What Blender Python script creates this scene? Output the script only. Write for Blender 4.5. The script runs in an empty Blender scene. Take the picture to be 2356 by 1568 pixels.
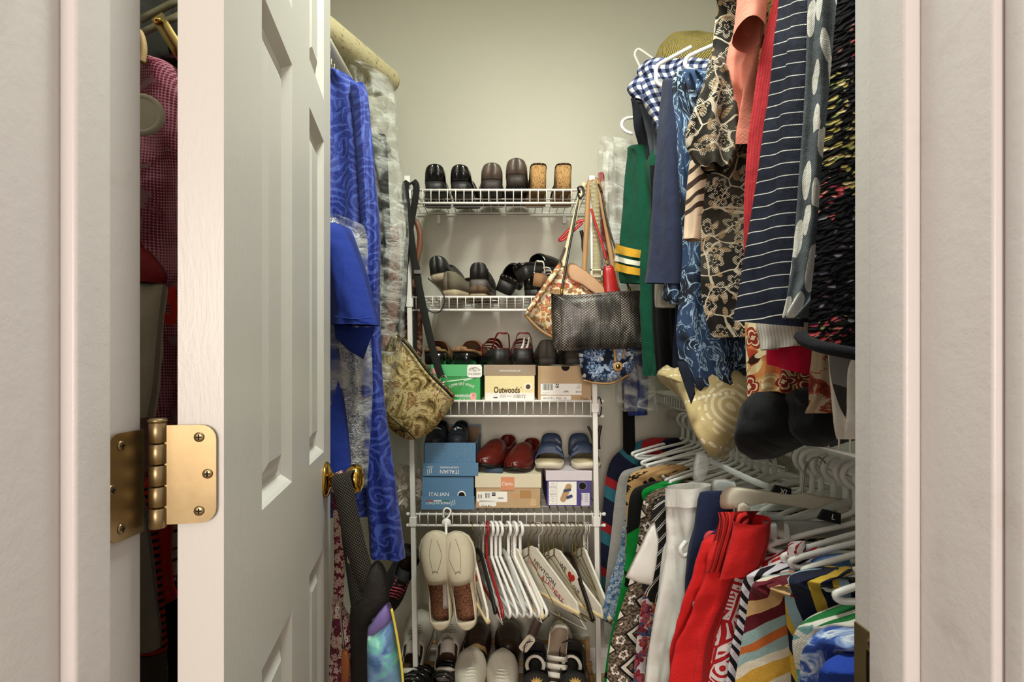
import bpy, math, random
from mathutils import Vector, Matrix, noise as mnoise
random.seed(7)
SC = bpy.context.scene
COL = SC.collection
# ------------------------------------------------------------------ camera, world, lights, exposure
F, CX, CY, CH = 1258.0, 1178.0, 838.0, 1.165      # focal length (px of 2356x1568), horizon and camera height
YF, YB = 1.78, 2.08                               # shoe rack front, back wall
cam = bpy.data.cameras.new('camera'); camo = bpy.data.objects.new('camera', cam); COL.objects.link(camo)
camo.location = (0, 0, CH); camo.rotation_euler = (math.pi/2, 0, 0)
cam.sensor_width = 36; cam.lens = F/2356*36; cam.shift_y = (CY-784)/2356; cam.clip_start = 0.02
SC.camera = camo
w = bpy.data.worlds.new('hall_light'); SC.world = w; w.use_nodes = True
w.node_tree.nodes['Background'].inputs[0].default_value = (1.0, 0.91, 0.87, 1)
w.node_tree.nodes['Background'].inputs[1].default_value = 0.45
def area(name, loc, size, power, col, rot=(0, 0, 0)):
    l = bpy.data.lights.new(name, 'AREA'); l.shape = 'DISK'; l.size = size; l.energy = power; l.color = col
    o = bpy.data.objects.new(name, l); COL.objects.link(o); o.location = loc; o.rotation_euler = rot
    return o
lamp = area('closet_ceiling_lamp', (0.07, 0.70, 2.66), 0.30, 24, (0.94, 1.0, 0.91)); lamp.data.shape = 'RECTANGLE'; lamp.data.size_y = 0.4
area('hall_ceiling_lamp', (0.0, -0.9, 2.42), 0.6, 2, (1.0, 0.85, 0.76), (math.radians(20), 0, 0))
area('closet_fill_light', (-0.35, -4.6, 1.6), 1.8, 142, (1.0, 0.86, 0.78), (math.radians(88), 0, math.radians(-4)))  # added fill light behind the camera, brightens the closet interior; not a window
vs = SC.view_settings
vs.view_transform = 'Standard'; vs.look = 'None'; vs.gamma = 1; vs.use_curve_mapping = False; vs.exposure = 0.46

# ------------------------------------------------------------------ helpers
def P(x, y, Y): return Vector(((x-CX)/F*Y, Y, CH-(y-CY)/F*Y))
def lin(c):
    c = c.lstrip('#'); r = [int(c[i:i+2], 16)/255 for i in (0, 2, 4)]
    return tuple((v/12.92 if v <= .04045 else ((v+.055)/1.055)**2.4) for v in r)+(1,)
class V:                                            # a value in a material's node graph
    def __init__(s, m, o): s.m, s.o = m, o
    def __add__(s, b): return s.m.math('ADD', s, b)
    def __radd__(s, b): return s.m.math('ADD', s, b)
    def __sub__(s, b): return s.m.math('SUBTRACT', s, b)
    def __rsub__(s, b): return s.m.math('SUBTRACT', b, s)
    def __mul__(s, b): return s.m.math('MULTIPLY', s, b)
    def __rmul__(s, b): return s.m.math('MULTIPLY', s, b)
    def __truediv__(s, b): return s.m.math('DIVIDE', s, b)
    def __lt__(s, b): return s.m.math('LESS_THAN', s, b)
    def __gt__(s, b): return s.m.math('GREATER_THAN', s, b)
    def fr(s): return s.m.math('FRACT', s)
    def ab(s): return s.m.math('ABSOLUTE', s)
    def sin(s): return s.m.math('SINE', s)
    def cos(s): return s.m.math('COSINE', s)
class Mt:
    def __init__(s, name, rough=.85, spec=.25, metal=0, sheen=0):
        s.mat = bpy.data.materials.new(name); s.mat.use_nodes = True
        s.nt = s.mat.node_tree; s.b = s.nt.nodes['Principled BSDF']
        s.b.inputs['Roughness'].default_value = rough; s.b.inputs['Specular IOR Level'].default_value = spec
        s.b.inputs['Metallic'].default_value = metal
        if sheen: s.b.inputs['Sheen Weight'].default_value = sheen
        s._uv = s._ob = None
    def n(s, t, **k):
        x = s.nt.nodes.new(t)
        for a, b in k.items(): setattr(x, a, b)
        return x
    def put(s, sock, v):
        if isinstance(v, V): s.nt.links.new(v.o, sock)
        elif isinstance(v, str): sock.default_value = lin(v)
        else: sock.default_value = v
    def math(s, op, a, b=0.0):
        x = s.n('ShaderNodeMath', operation=op); s.put(x.inputs[0], a); s.put(x.inputs[1], b); return V(s, x.outputs[0])
    def comb(s, x, y, z=0.0):
        c = s.n('ShaderNodeCombineXYZ'); s.put(c.inputs[0], x); s.put(c.inputs[1], y); s.put(c.inputs[2], z); return V(s, c.outputs[0])
    def sep(s, v):
        c = s.n('ShaderNodeSeparateXYZ'); s.put(c.inputs[0], v); return [V(s, o) for o in c.outputs]
    @property
    def uv(s):
        if not s._uv: s._uv = V(s, s.n('ShaderNodeTexCoord').outputs['UV'])
        return s._uv
    @property
    def ob(s):
        if not s._ob: s._ob = V(s, s.n('ShaderNodeTexCoord').outputs['Object'])
        return s._ob
    def noise(s, vec, scale, detail=2., rough=.5, dist=0., out=0):
        x = s.n('ShaderNodeTexNoise'); s.put(x.inputs['Vector'], vec); s.put(x.inputs['Scale'], float(scale))
        x.inputs['Detail'].default_value = detail; x.inputs['Roughness'].default_value = rough; x.inputs['Distortion'].default_value = dist
        return V(s, x.outputs[out])
    def voro(s, vec, scale, feature='F1', rand=1., out='Distance'):
        x = s.n('ShaderNodeTexVoronoi', feature=feature); s.put(x.inputs['Vector'], vec); x.inputs['Scale'].default_value = scale
        x.inputs['Randomness'].default_value = rand
        return V(s, x.outputs[out])
    def vadd(s, a, b):
        x = s.n('ShaderNodeVectorMath', operation='ADD'); s.put(x.inputs[0], a); s.put(x.inputs[1], b); return V(s, x.outputs[0])
    def vsub(s, a, b):
        x = s.n('ShaderNodeVectorMath', operation='SUBTRACT'); s.put(x.inputs[0], a); s.put(x.inputs[1], b); return V(s, x.outputs[0])
    def vscale(s, a, k):
        x = s.n('ShaderNodeVectorMath', operation='SCALE'); s.put(x.inputs[0], a); s.put(x.inputs['Scale'], k); return V(s, x.outputs[0])
    def warp(s, vec, scale, amt):
        c = s.noise(vec, scale, 2., out=1)
        return s.vadd(vec, s.vscale(s.vsub(c, (0.5, 0.5, 0.5)), amt))
    def mix(s, f, a, b):
        x = s.n('ShaderNodeMix', data_type='RGBA'); s.put(x.inputs[0], f); s.put(x.inputs[6], a); s.put(x.inputs[7], b); return V(s, x.outputs[2])
    def ramp(s, f, stops, const=False):
        x = s.n('ShaderNodeValToRGB'); s.put(x.inputs[0], f); r = x.color_ramp
        r.interpolation = 'CONSTANT' if const else 'LINEAR'
        while len(r.elements) < len(stops): r.elements.new(.5)
        for e, (p, c) in zip(r.elements, stops): e.position = p; e.color = lin(c)
        return V(s, x.outputs[0])
    def step(s, f, lo, hi):
        x = s.n('ShaderNodeMapRange', interpolation_type='SMOOTHSTEP'); s.put(x.inputs[0], f); s.put(x.inputs[1], lo); s.put(x.inputs[2], hi)
        return V(s, x.outputs[0])
    def cells(s, vec, scale, rand=1.):
        """Local coordinates and a random number for each Voronoi cell, in cell units."""
        x = s.n('ShaderNodeTexVoronoi', feature='F1'); s.put(x.inputs['Vector'], vec); x.inputs['Scale'].default_value = scale
        x.inputs['Randomness'].default_value = rand; x.voronoi_dimensions = '2D'
        d = s.vscale(s.vsub(vec, V(s, x.outputs['Position'])), scale)
        dx, dy, _ = s.sep(d); r = s.sep(V(s, x.outputs['Color']))
        return dx, dy, r
    def flower(s, vec, scale, petals=5, size=.4, rand=.8):
        dx, dy, r = s.cells(vec, scale, rand)
        rad = s.math('SQRT', dx*dx+dy*dy); th = s.math('ARCTAN2', dy, dx)
        edge = ((th*(petals/2)+r[0]*6.).cos().ab()*.45+.55)*size
        return rad/edge, rad, r
    def leaf(s, vec, scale, a=.42, b=.16, rand=.9, spread=6.283, base=0.):
        dx, dy, r = s.cells(vec, scale, rand); t = r[0]*spread+base; c, q = t.cos(), t.sin()
        x = dx*c+dy*q; y = dy*c-dx*q
        return (x/a)*(x/a)+(y/b)*(y/b), x, y, r
    def color(s, v): s.put(s.b.inputs['Base Color'], v); return s
    def rough(s, v): s.put(s.b.inputs['Roughness'], v); return s
    def bump(s, h, dist=.001, strength=1.):
        x = s.n('ShaderNodeBump'); s.put(x.inputs['Height'], h); x.inputs['Distance'].default_value = dist; x.inputs['Strength'].default_value = strength
        s.nt.links.new(x.outputs[0], s.b.inputs['Normal']); return s
    def cloth(s, scale=900, dist=.0006):
        """Fine weave relief for a fabric, in metres of UV."""
        u, v, _ = s.sep(s.uv); k = (u*scale*3.).sin()*(v*scale*3.).sin()
        wr = s.noise(s.uv, 14., 4., .6); lw = s.noise(s.comb(u*34., v*9.+u*6.), 1., 3., .6, .5)
        return s.bump(k*.08+wr*2.4+lw*2.2, dist*4.5, .85)
MATS = {}
def plain(name, c, rough=.6, spec=.3, metal=0, var=.0, vscale=8., bump=0., bscale=60., **kw):
    if name in MATS: return MATS[name]
    m = Mt(name, rough, spec, metal, **kw)
    if var:
        f = m.noise(m.ob, vscale, 4., .6); k = m.n('ShaderNodeHueSaturation'); k.inputs['Color'].default_value = lin(c)
        m.put(k.inputs['Value'], f*(2*var)+(1-var)); m.color(V(m, k.outputs[0]))
    else: m.color(c)
    if bump: m.bump(m.noise(m.ob, bscale, 3., .6), bump)
    MATS[name] = m; return m
def fabric(name, c, rough=.9, sheen=.15, var=.12):
    if name in MATS: return MATS[name]
    m = Mt(name, rough, .15, sheen=sheen*.25)
    f = m.noise(m.uv, 30., 3., .6); k = m.n('ShaderNodeHueSaturation'); k.inputs['Color'].default_value = lin(c)
    m.put(k.inputs['Value'], f*(2*var)+(1-var)); m.color(V(m, k.outputs[0])); m.cloth(); MATS[name] = m; return m

# ---- meshes and objects
def mesh_data(name, vs_, fs, mat=None, uvs=None, smooth=True):
    me = bpy.data.meshes.new(name); me.from_pydata([tuple(v) for v in vs_], [], fs); me.validate(clean_customdata=False)
    if uvs is not None:
        l = me.uv_layers.new(name='UVMap')
        for p in me.polygons:
            for li in p.loop_indices: l.data[li].uv = uvs[me.loops[li].vertex_index]
    if smooth: me.polygons.foreach_set('use_smooth', [True]*len(me.polygons))
    if mat is not None: me.materials.append(mat.mat)
    me.update(); return me
def link(name, me, parent=None, label=None):
    o = bpy.data.objects.new(name, me); COL.objects.link(o)
    if parent is not None:
        o.parent = parent
        if parent.get('_w'): o.matrix_parent_inverse = Matrix.Translation(-Vector(parent.location))
        if parent.get('_w') or parent.get('_wp'): o['_wp'] = 1
    if label: o['label'] = label
    return o
def tag(o, label, cat, group=None):
    o['label'] = label; o['category'] = cat
    if group: o['group'] = group
    return o
def thing(name, label, cat, loc=(0, 0, 0), group=None, world=True):
    """Empty at the thing's base; with world=True its parts are given in world coordinates."""
    o = bpy.data.objects.new(name, None); o.empty_display_size = .02; COL.objects.link(o); o.location = loc
    if world: o['_w'] = 1
    return tag(o, label, cat, group)
def struct(name, me, label=None):
    o = link(name, me); o['kind'] = 'structure'
    if label: o['label'] = label
    return o
class MB:
    """Collects shapes of ONE piece."""
    def __init__(s): s.v = []; s.f = []; s.uv = []
    def add(s, vs_, fs, uvs=None):
        o = len(s.v); s.v += [Vector(v) for v in vs_]; s.f += [tuple(i+o for i in f) for f in fs]
        s.uv += list(uvs) if uvs is not None else [(v[0]+v[1], v[2]) for v in vs_]
        return s
    def box(s, a, b, M=None):
        (x0, y0, z0), (x1, y1, z1) = a, b
        vs_ = [Vector(p) for p in ((x0,y0,z0),(x1,y0,z0),(x1,y1,z0),(x0,y1,z0),(x0,y0,z1),(x1,y0,z1),(x1,y1,z1),(x0,y1,z1))]
        if M is not None: vs_ = [M @ v for v in vs_]
        return s.add(vs_, [(0,3,2,1),(4,5,6,7),(0,1,5,4),(1,2,6,5),(2,3,7,6),(3,0,4,7)])
    def tube(s, pts, r, n=8, smooth=0, flat=None, cap=True, closed=False, up=None):
        pts = [Vector(p) for p in pts]
        if smooth: pts = catmull(pts, smooth, closed)
        if closed: pts = pts+[pts[0]]
        rad = r if callable(r) else (lambda t: r)
        N = len(pts); T = []
        for i in range(N):
            a = pts[i-1 if i else (-2 if closed else 0)]; b = pts[i+1 if i < N-1 else (1 if closed else N-1)]
            t = (b-a); T.append(t.normalized() if t.length > 1e-9 else Vector((0, 0, 1)))
        ref = Vector(up) if up else (Vector((0, 0, 1)) if abs(T[0].z) < .9 else Vector((0, 1, 0)))
        nn = (ref-T[0]*ref.dot(T[0])).normalized(); vs_ = []; uvs = []; L = 0
        for i in range(N):
            if i: L += (pts[i]-pts[i-1]).length
            nn = (nn-T[i]*nn.dot(T[i]))
            nn = nn.normalized() if nn.length > 1e-6 else T[i].orthogonal().normalized()
            bb = T[i].cross(nn); rr = rad(i/(N-1)); fa, fb = (flat or (1, 1))
            for k in range(n):
                a = 2*math.pi*k/n; vs_.append(pts[i]+nn*(math.cos(a)*rr*fa)+bb*(math.sin(a)*rr*fb)); uvs.append((math.sin(a)*rr*fb, L))
        fs = [(i*n+k, i*n+(k+1) % n, (i+1)*n+(k+1) % n, (i+1)*n+k) for i in range(N-1) for k in range(n)]
        if cap and not closed: fs += [tuple(range(n-1, -1, -1)), tuple((N-1)*n+k for k in range(n))]
        return s.add(vs_, fs, uvs)
    def ribbon(s, pts, w, th=.002, smooth=8, wdir=None):
        """Flat strap: width w along wdir (default: horizontal across the path)."""
        pts = [Vector(p) for p in pts]
        if smooth: pts = catmull(pts, smooth)
        vs_ = []; uvs = []; L = 0; N = len(pts); prev = None
        for i in range(N):
            t = (pts[min(i+1, N-1)]-pts[max(i-1, 0)]).normalized()
            if i: L += (pts[i]-pts[i-1]).length
            d = Vector(wdir(i/(N-1)) if callable(wdir) else wdir) if wdir else t.cross(Vector((0, 1, 0)))
            d = d-t*d.dot(t); d = d.normalized() if d.length > 1e-4 else (prev or Vector((1, 0, 0)))
            if prev is not None and d.dot(prev) < 0: d = -d
            prev = d; nn = t.cross(d)
            ww = w(i/(N-1)) if callable(w) else w
            for a, b in ((-1, -1), (1, -1), (1, 1), (-1, 1)): vs_.append(pts[i]+d*(a*ww/2)+nn*(b*th/2)); uvs.append((a*ww/2, L))
        fs = [(i*4+k, i*4+(k+1) % 4, i*4+4+(k+1) % 4, i*4+4+k) for i in range(N-1) for k in range(4)]+[(3,2,1,0), tuple(N*4-4+k for k in range(4))]
        return s.add(vs_, fs, uvs)
    def lathe(s, prof, M=None, n=24):
        """prof: (radius, height) along local z."""
        vs_ = [Vector((r*math.cos(2*math.pi*k/n), r*math.sin(2*math.pi*k/n), h)) for r, h in prof for k in range(n)]
        if M is not None: vs_ = [M @ v for v in vs_]
        N = len(prof); fs = [(i*n+k, i*n+(k+1) % n, (i+1)*n+(k+1) % n, (i+1)*n+k) for i in range(N-1) for k in range(n)]
        fs += [tuple(range(n-1, -1, -1)), tuple((N-1)*n+k for k in range(n))]
        return s.add(vs_, fs)
    def plate(s, outline, th, M=None):
        """2-D outline (x,y) extruded along local z by th, M places it."""
        n = len(outline); vs_ = [Vector((x, y, 0)) for x, y in outline]+[Vector((x, y, th)) for x, y in outline]
        uvs = [(x, y) for x, y in outline]*2
        if M is not None: vs_ = [M @ v for v in vs_]
        return s.add(vs_, [tuple(range(n-1, -1, -1)), tuple(range(n, 2*n))]+[(k, (k+1) % n, n+(k+1) % n, n+k) for k in range(n)], uvs)
    def grid(s, fn, nu, nv, keep=None):
        """fn(a,b) -> (point, uv), a,b in 0..1."""
        vs_ = []; uvs = []
        for j in range(nv+1):
            for i in range(nu+1):
                p, q = fn(i/nu, j/nv); vs_.append(p); uvs.append(q)
        W = nu+1
        fs = [(j*W+i, j*W+i+1, (j+1)*W+i+1, (j+1)*W+i) for j in range(nv) for i in range(nu) if keep is None or keep((i+.5)/nu, (j+.5)/nv)]
        return s.add(vs_, fs, uvs)
    def data(s, name, mat, smooth=True):
        return mesh_data(name, s.v, s.f, mat, s.uv, smooth)
    def obj(s, name, mat, parent=None, smooth=True, label=None): return link(name, s.data(name, mat, smooth), parent, label)
def catmull(pts, k, closed=False):
    n = len(pts)
    if n < 3: return [pts[0].lerp(pts[-1], i/k) for i in range(k+1)]
    out = []; R = range(n if closed else n-1)
    g = (lambda i: pts[i % n]) if closed else (lambda i: pts[max(0, min(n-1, i))])
    for i in R:
        a, b, c, d = g(i-1), g(i), g(i+1), g(i+2)
        for j in range(k):
            t = j/k; out.append(.5*((2*b)+(c-a)*t+(2*a-5*b+4*c-d)*t*t+(3*b-a-3*c+d)*t**3))
    if not closed: out.append(pts[-1])
    return out
def lerp_tab(tab, t):
    if t <= tab[0][0]: return tab[0][1]
    for (a, x), (b, y) in zip(tab, tab[1:]):
        if t <= b: return x+(y-x)*(t-a)/(b-a)
    return tab[-1][1]
def rrect(w, h, r, n=5):
    """Rounded rectangle outline centred on the origin; r: one radius or four (tr, tl, bl, br)."""
    rs = r if isinstance(r, (tuple, list)) else (r,)*4; out = []
    for (sx, sy, a0), q in zip(((1, 1, 0), (-1, 1, 90), (-1, -1, 180), (1, -1, 270)), rs):
        if q < 1e-6: out.append((sx*w/2, sy*h/2)); continue
        for k in range(n+1):
            a = math.radians(a0+90*k/n); out.append((sx*(w/2-q)+q*math.cos(a), sy*(h/2-q)+q*math.sin(a)))
    return out
def frame(o, x, y, z=None):
    """Matrix with origin o, local x and y along the given vectors."""
    x = Vector(x).normalized(); y = Vector(y); y = (y-x*y.dot(x)).normalized(); z = x.cross(y)
    return Matrix(((x.x, y.x, z.x, o[0]), (x.y, y.y, z.y, o[1]), (x.z, y.z, z.z, o[2]), (0, 0, 0, 1)))
TXT = {}
def text(s, size, mat, M, parent, width=None, name='lettering', bold=0., arc=None):
    """Lettering as a flat mesh; M places local x (reading direction) and y (up), the centre at the origin."""
    cu = bpy.data.curves.new('lettering', 'FONT'); cu.body = s; cu.size = size; cu.align_x = 'CENTER'; cu.align_y = 'CENTER'
    cu.resolution_u = 2; cu.offset = bold; cu.extrude = .0002
    o = bpy.data.objects.new('lettering_tmp', cu); COL.objects.link(o)
    me = bpy.data.meshes.new_from_object(o.evaluated_get(bpy.context.evaluated_depsgraph_get()))
    COL.objects.unlink(o); bpy.data.objects.remove(o); bpy.data.curves.remove(cu)
    xs = [v.co.x for v in me.vertices] or [0, 1]; k = width/(max(xs)-min(xs)) if width else 1
    for v in me.vertices:
        x, y = v.co.x*k, v.co.y
        if arc: a = x/arc; x, y = (arc+y)*math.sin(a), (arc+y)*math.cos(a)-arc
        v.co = M @ Vector((x, y, v.co.z))
    me.materials.clear(); me.materials.append(mat.mat)
    return link(name, me, parent)
def copy_tree(o, parent=None):
    c = o.copy(); COL.objects.link(c)
    if parent is not None: c.parent = parent
    for ch in list(o.children): copy_tree(ch, c)
    return c
def nz(x, y, z=0.): return mnoise.noise(Vector((x, y, z)))
def drape(name, mat, rows, th=.03, parent=None, folds=2., amp=.008, seed=0, nu=26, nv=44, pw=2.6, wr=.004, closed_bottom=False, open_top=False, lf=.012):
    """Hanging cloth as a closed flattened tube. rows: (left point, right point) from the top down;
    the cross-section runs from left to right with thickness th, waves (folds, amp) and wrinkles (wr)."""
    Ls = catmull([Vector(r[0]) for r in rows], 6); Rs = catmull([Vector(r[1]) for r in rows], 6)
    n = len(Ls)-1; mb = MB(); sd = seed*7.31
    def at(t):
        i = min(int(t*n), n-1); f = t*n-i; return Ls[i].lerp(Ls[i+1], f), Rs[i].lerp(Rs[i+1], f)
    def fn(a, b):
        L, R = at(b); q = 2*a if a <= .5 else 2-2*a; sgn = 1 if a <= .5 else -1
        d = R-L; W = d.length; h = Vector((d.x, d.y, 0)); nn = Vector((h.y, -h.x, 0)).normalized()   # towards the viewer's side
        p = max(0, 1-abs(2*q-1)**pw)**.5
        e = 1-abs(2*q-1)**4
        tz = L.z; env = .35+.65*b
        f = amp*env*e*math.sin(2*math.pi*(folds*q+.15*math.sin(tz*5+sd))+sd+1.3*nz(q*1.5, tz*3, sd))
        f += wr*e*(nz(q*W*28, tz*16, sd+3)+.6*nz(q*W*60, tz*34, sd+9))
        f += lf*e*(.4+.6*b)*(nz(q*W*15+sd, tz*1.8, sd+20)+.5*nz(q*W*34, tz*3.2+sd, sd+30))
        top = 1 if open_top else min(1, b*14)**.5
        pt = L.lerp(R, q)+nn*(sgn*th*.5*p*top+f)
        return pt, (q*W+(0 if sgn > 0 else .37), tz)
    mb.grid(fn, nu*2, nv)
    if closed_bottom:
        W = nu*2+1; o = nv*W
        mb.f.append(tuple(o+i for i in range(W-1)))
    me = mb.data(name, mat)
    return link(name, me, parent)
def pr(Yl, Yr, *rows):
    """Rows for drape() from image readings (y, left x, right x[, y at the right]) with real distances Yl, Yr."""
    out = []
    for r in rows:
        y, xl, xr = r[:3]; yr = r[3] if len(r) > 3 else y
        a = Yl(y) if callable(Yl) else Yl; b = Yr(y) if callable(Yr) else Yr
        out.append((P(xl, y, a), P(xr, yr, b)))
    return out
# ------------------------------------------------------------------ the setting
XL, XR, ZC = -.75, .90, 2.75
JL, JR = -.3147, .2903            # faces of the door jambs
wallm = Mt('painted wall', .75, .2); wallm.color(wallm.mix(wallm.noise(wallm.ob, 2.2, 3.), '#bcb9aa', '#c2bfb1')); wallm.bump(wallm.noise(wallm.ob, 260., 2.), .0006)
hallm = plain('hall wall paint', '#cfc6bd', .8, .2, bump=.0006, bscale=240.)
trimm = Mt('white gloss trim paint', .38, .4); trimm.color(trimm.mix(trimm.step(trimm.noise(trimm.ob, 9., 4., .65), .58, .72), '#cec9c5', '#c5beb9')); trimm.bump(trimm.noise(trimm.ob, 55., 4., .7), .0005)
doorm = Mt('white moulded door paint', .36, .4); doorm.color('#d0cdc5')
gv = doorm.warp(doorm.vscale(doorm.ob, 1.), 7., .05); gx, gy, gz = doorm.sep(gv)
grain = (doorm.noise(doorm.comb(gx*60., gy*60., gz*9.), 4., 3., .6)); doorm.bump(grain, .0007, .55)
carpet = plain('tan carpet', '#b39c70', .95, .1, var=.35, vscale=160., bump=.004, bscale=400.)
def slab(name, a, b, m): return struct(name, MB().box(a, b).data(name, m, False))
slab('floor', (-1.6, -1.6, -.1), (1.6, YB+.1, 0), carpet)
slab('ceiling', (XL-.1, .33, ZC), (XR+.1, YB+.1, ZC+.1), wallm)
slab('wall_back', (XL-.1, YB, 0), (XR+.1, YB+.1, ZC), wallm)
slab('wall_left', (XL-.1, .33, 0), (XL, YB, ZC), wallm)
slab('wall_right', (XR, .33, 0), (XR+.1, YB, ZC), wallm)
fw = MB().box((-1.6, .33, 0), (JL-.02, .464, ZC)).box((JR+.02, .33, 0), (1.6, .464, ZC)).box((JL-.02, .33, 2.07), (JR+.02, .464, ZC))
struct('wall_front', fw.data('wall_front', hallm, False))
bb = MB()
bb.v = []; prof = [(0, 0), (.014, 0), (.014, .06), (.010, .075), (.005, .085), (0, .088)]
bb.add([Vector((x, YB-d, z)) for x in (XL, XR) for d, z in prof], [(i, i+1, i+7, i+6) for i in range(5)])
struct('baseboard_back', bb.data('baseboard_back', trimm, False))
def bev_box(a, b, r, mat, name, segs=2):
    me = MB().box(a, b).data(name, mat); o = link(name, me); o['kind'] = 'structure'
    md = o.modifiers.new('edge', 'BEVEL'); md.width = r; md.segments = segs; md.limit_method = 'ANGLE'
    return o
def jamb(n, face, sgn, stop):
    o = bev_box((min(face, face-sgn*.02), .33, 0), (max(face, face-sgn*.02), .464, 2.07), .002, trimm, 'trim_%d' % n)
    st = MB().box((min(face, face+sgn*.0123), stop[0], 0), (max(face, face+sgn*.0123), stop[1], 2.05)).obj('door_stop', trimm, o)
    md = st.modifiers.new('edge', 'BEVEL'); md.width = .0028; md.segments = 3
    cs = MB().box((min(face-sgn*.005, face-sgn*.065), .313, 0), (max(face-sgn*.005, face-sgn*.065), .33, 2.12)).obj('casing', trimm, o)
    md = cs.modifiers.new('edge', 'BEVEL'); md.width = .004; md.segments = 3
    return o
jl = jamb(1, JL, 1, (.379, .4135)); jr = jamb(2, JR, -1, (.387, .427))
bev_box((JL, .33, 2.05), (JR, .464, 2.07), .002, trimm, 'trim_3')
# ---- brass
brass = Mt('satin brass', .3, .5, 1.); brass.color(brass.mix(brass.noise(brass.ob, 24., 4., .65), '#8f7a58', '#ab9872')); brass.rough(brass.noise(brass.ob, 30., 4., .6)*.25+.24); brass.bump(brass.noise(brass.ob, 60., 2.), .00006)
gold = plain('polished gold brass', '#c9a24a', .16, .5, 1.)
darkm = plain('dark recess', '#1c1612', .7)
# ---- door, opened into the closet to about 100 degrees
DA = Vector((-.2503, .475, 0)); DD = Vector((-.1733, .9849, 0)); DN = Vector((.9849, .1733, 0)); DW, DT, DH = .60, .0368, 2.035
def dp(s, z, n=0.): return DA+DD*s+DN*n+Vector((0, 0, z+.008))
xs = [0, .119, .266, .388, .524, DW]; zs = [0, .19, .826, .999, 1.561, 1.636, 1.90, DH-.008]
mb = MB(); cells_ = []
for j in range(len(zs)-1):
    for i in range(len(xs)-1):
        if i in (1, 3) and j in (1, 3, 5): cells_.append((xs[i], xs[i+1], zs[j], zs[j+1])); continue
        mb.add([dp(xs[i], zs[j]), dp(xs[i+1], zs[j]), dp(xs[i+1], zs[j+1]), dp(xs[i], zs[j+1])], [(0, 1, 2, 3)])
a, b = 0, DH-.008
mb.add([dp(s, z, n) for n in (0, -DT) for s, z in ((0, a), (DW, a), (DW, b), (0, b))], [(7, 6, 5, 4), (0, 3, 7, 4), (1, 5, 6, 2), (0, 4, 5, 1), (3, 2, 6, 7)])
door = struct('door_1', mb.data('door_1', doorm, False)); door['_wp'] = 1
def ring(x0, x1, z0, z1, ins, dep): return [dp(x0+ins, z0+ins, dep), dp(x1-ins, z0+ins, dep), dp(x1-ins, z1-ins, dep), dp(x0+ins, z1-ins, dep)]
for (x0, x1, z0, z1) in cells_:
    pm = MB(); loops = [(0, 0), (.004, -.003), (.013, -.0115), (.019, -.0125), (.024, -.0125), (.044, -.004)]
    vsr = [v for ins, dep in loops for v in ring(x0, x1, z0, z1, ins, dep)]
    pm.add(vsr, [(k*4+i, k*4+(i+1) % 4, k*4+4+(i+1) % 4, k*4+4+i) for k in range(len(loops)-1) for i in range(4)]+[tuple(len(loops)*4-4+i for i in range(4))])
    pm.obj('panel', doorm, door, smooth=False)
# hinge: door leaf is the part, jamb leaf, knuckles and screws its sub-parts
HZ0, HZ1 = 1.0265, 1.1165; hh = HZ1-HZ0; zc = (HZ0+HZ1)/2
leafM = frame(dp(0, zc-.008, 0)-DN*.0250-DD*.0022, DN, (0, 0, 1))
hinge = MB().plate(rrect(.0405, hh-.006, (.0125, .002, .002, .0125)), .0022, leafM).obj('hinge', brass, door, False, 'satin brass hinge with rounded corners')
KX, KY = P(363, 900, .462).x, .462
jM = frame((JL+.0022, .4405, zc-.004), (0, 1, 0), (0, 0, 1))
MB().plate(rrect(.042, hh-.004, (.001, .013, .013, .001)), .002, jM).obj('jamb_leaf', brass, hinge, False)
for k in range(5):
    z0 = HZ0+hh*k/5
    MB().lathe([(.0058, z0+.0004), (.0067, z0+.0012), (.0067, z0+hh/5-.0012), (.0058, z0+hh/5-.0004)], Matrix.Translation((KX, KY, 0)), 20).obj('knuckle', brass, hinge)
MB().lathe([(.004, HZ1-.002), (.0072, HZ1), (.0076, HZ1+.0015), (.006, HZ1+.003), (.001, HZ1+.0035)], Matrix.Translation((KX, KY, 0)), 20).obj('hinge_pin', brass, hinge)
def screw(M, parent, m=brass, r=.0042):
    sc = MB().lathe([(r, 0), (r, .0006), (r*.8, .0012), (r*.3, .0014)], M, 16).obj('screw', m, parent)
    x = MB()
    for w_, h_ in ((r*1.1, r*.28), (r*.28, r*1.1)): x.box((-w_/2, -h_/2, .0012), (w_/2, h_/2, .0017), M)
    x.obj('screw_slot', darkm, parent)
for u, v in ((.0068, .0315), (.0135, .0), (.0068, -.0315)): screw(leafM @ Matrix.Translation((u, v, .0022)), hinge)
for u, v in ((-.006, .033), (-.0165, .0), (-.006, -.033)): screw(jM @ Matrix.Translation((u, v, .002)), hinge)
# strike plate in the other jamb
sM = frame((JR-.0002, .4430, .920), (0, -1, 0), (0, 0, 1))
out = rrect(.036, .057, (.001, .006, .006, .001)); hole = rrect(.015, .022, .002)
sp = MB()
for p0, p1 in (((-.018, -.0285), (.018, -.013)), ((-.018, .013), (.018, .0285)), ((-.018, -.013), (-.0025, .013)), ((.0125, -.013), (.018, .013))):
    sp.box((p0[0], p0[1], 0), (p1[0], p1[1], .0016), sM)
strike = sp.obj('strike_plate', brass, jr, False, 'brass strike plate')
MB().box((-.0025, -.013, -.0004), (.0125, .013, .0004), sM).obj('latch_hole', darkm, strike)
for v in (-.0205, .0205): screw(sM @ Matrix.Translation((.004, v, .0016)), strike, brass, .0045)
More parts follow.
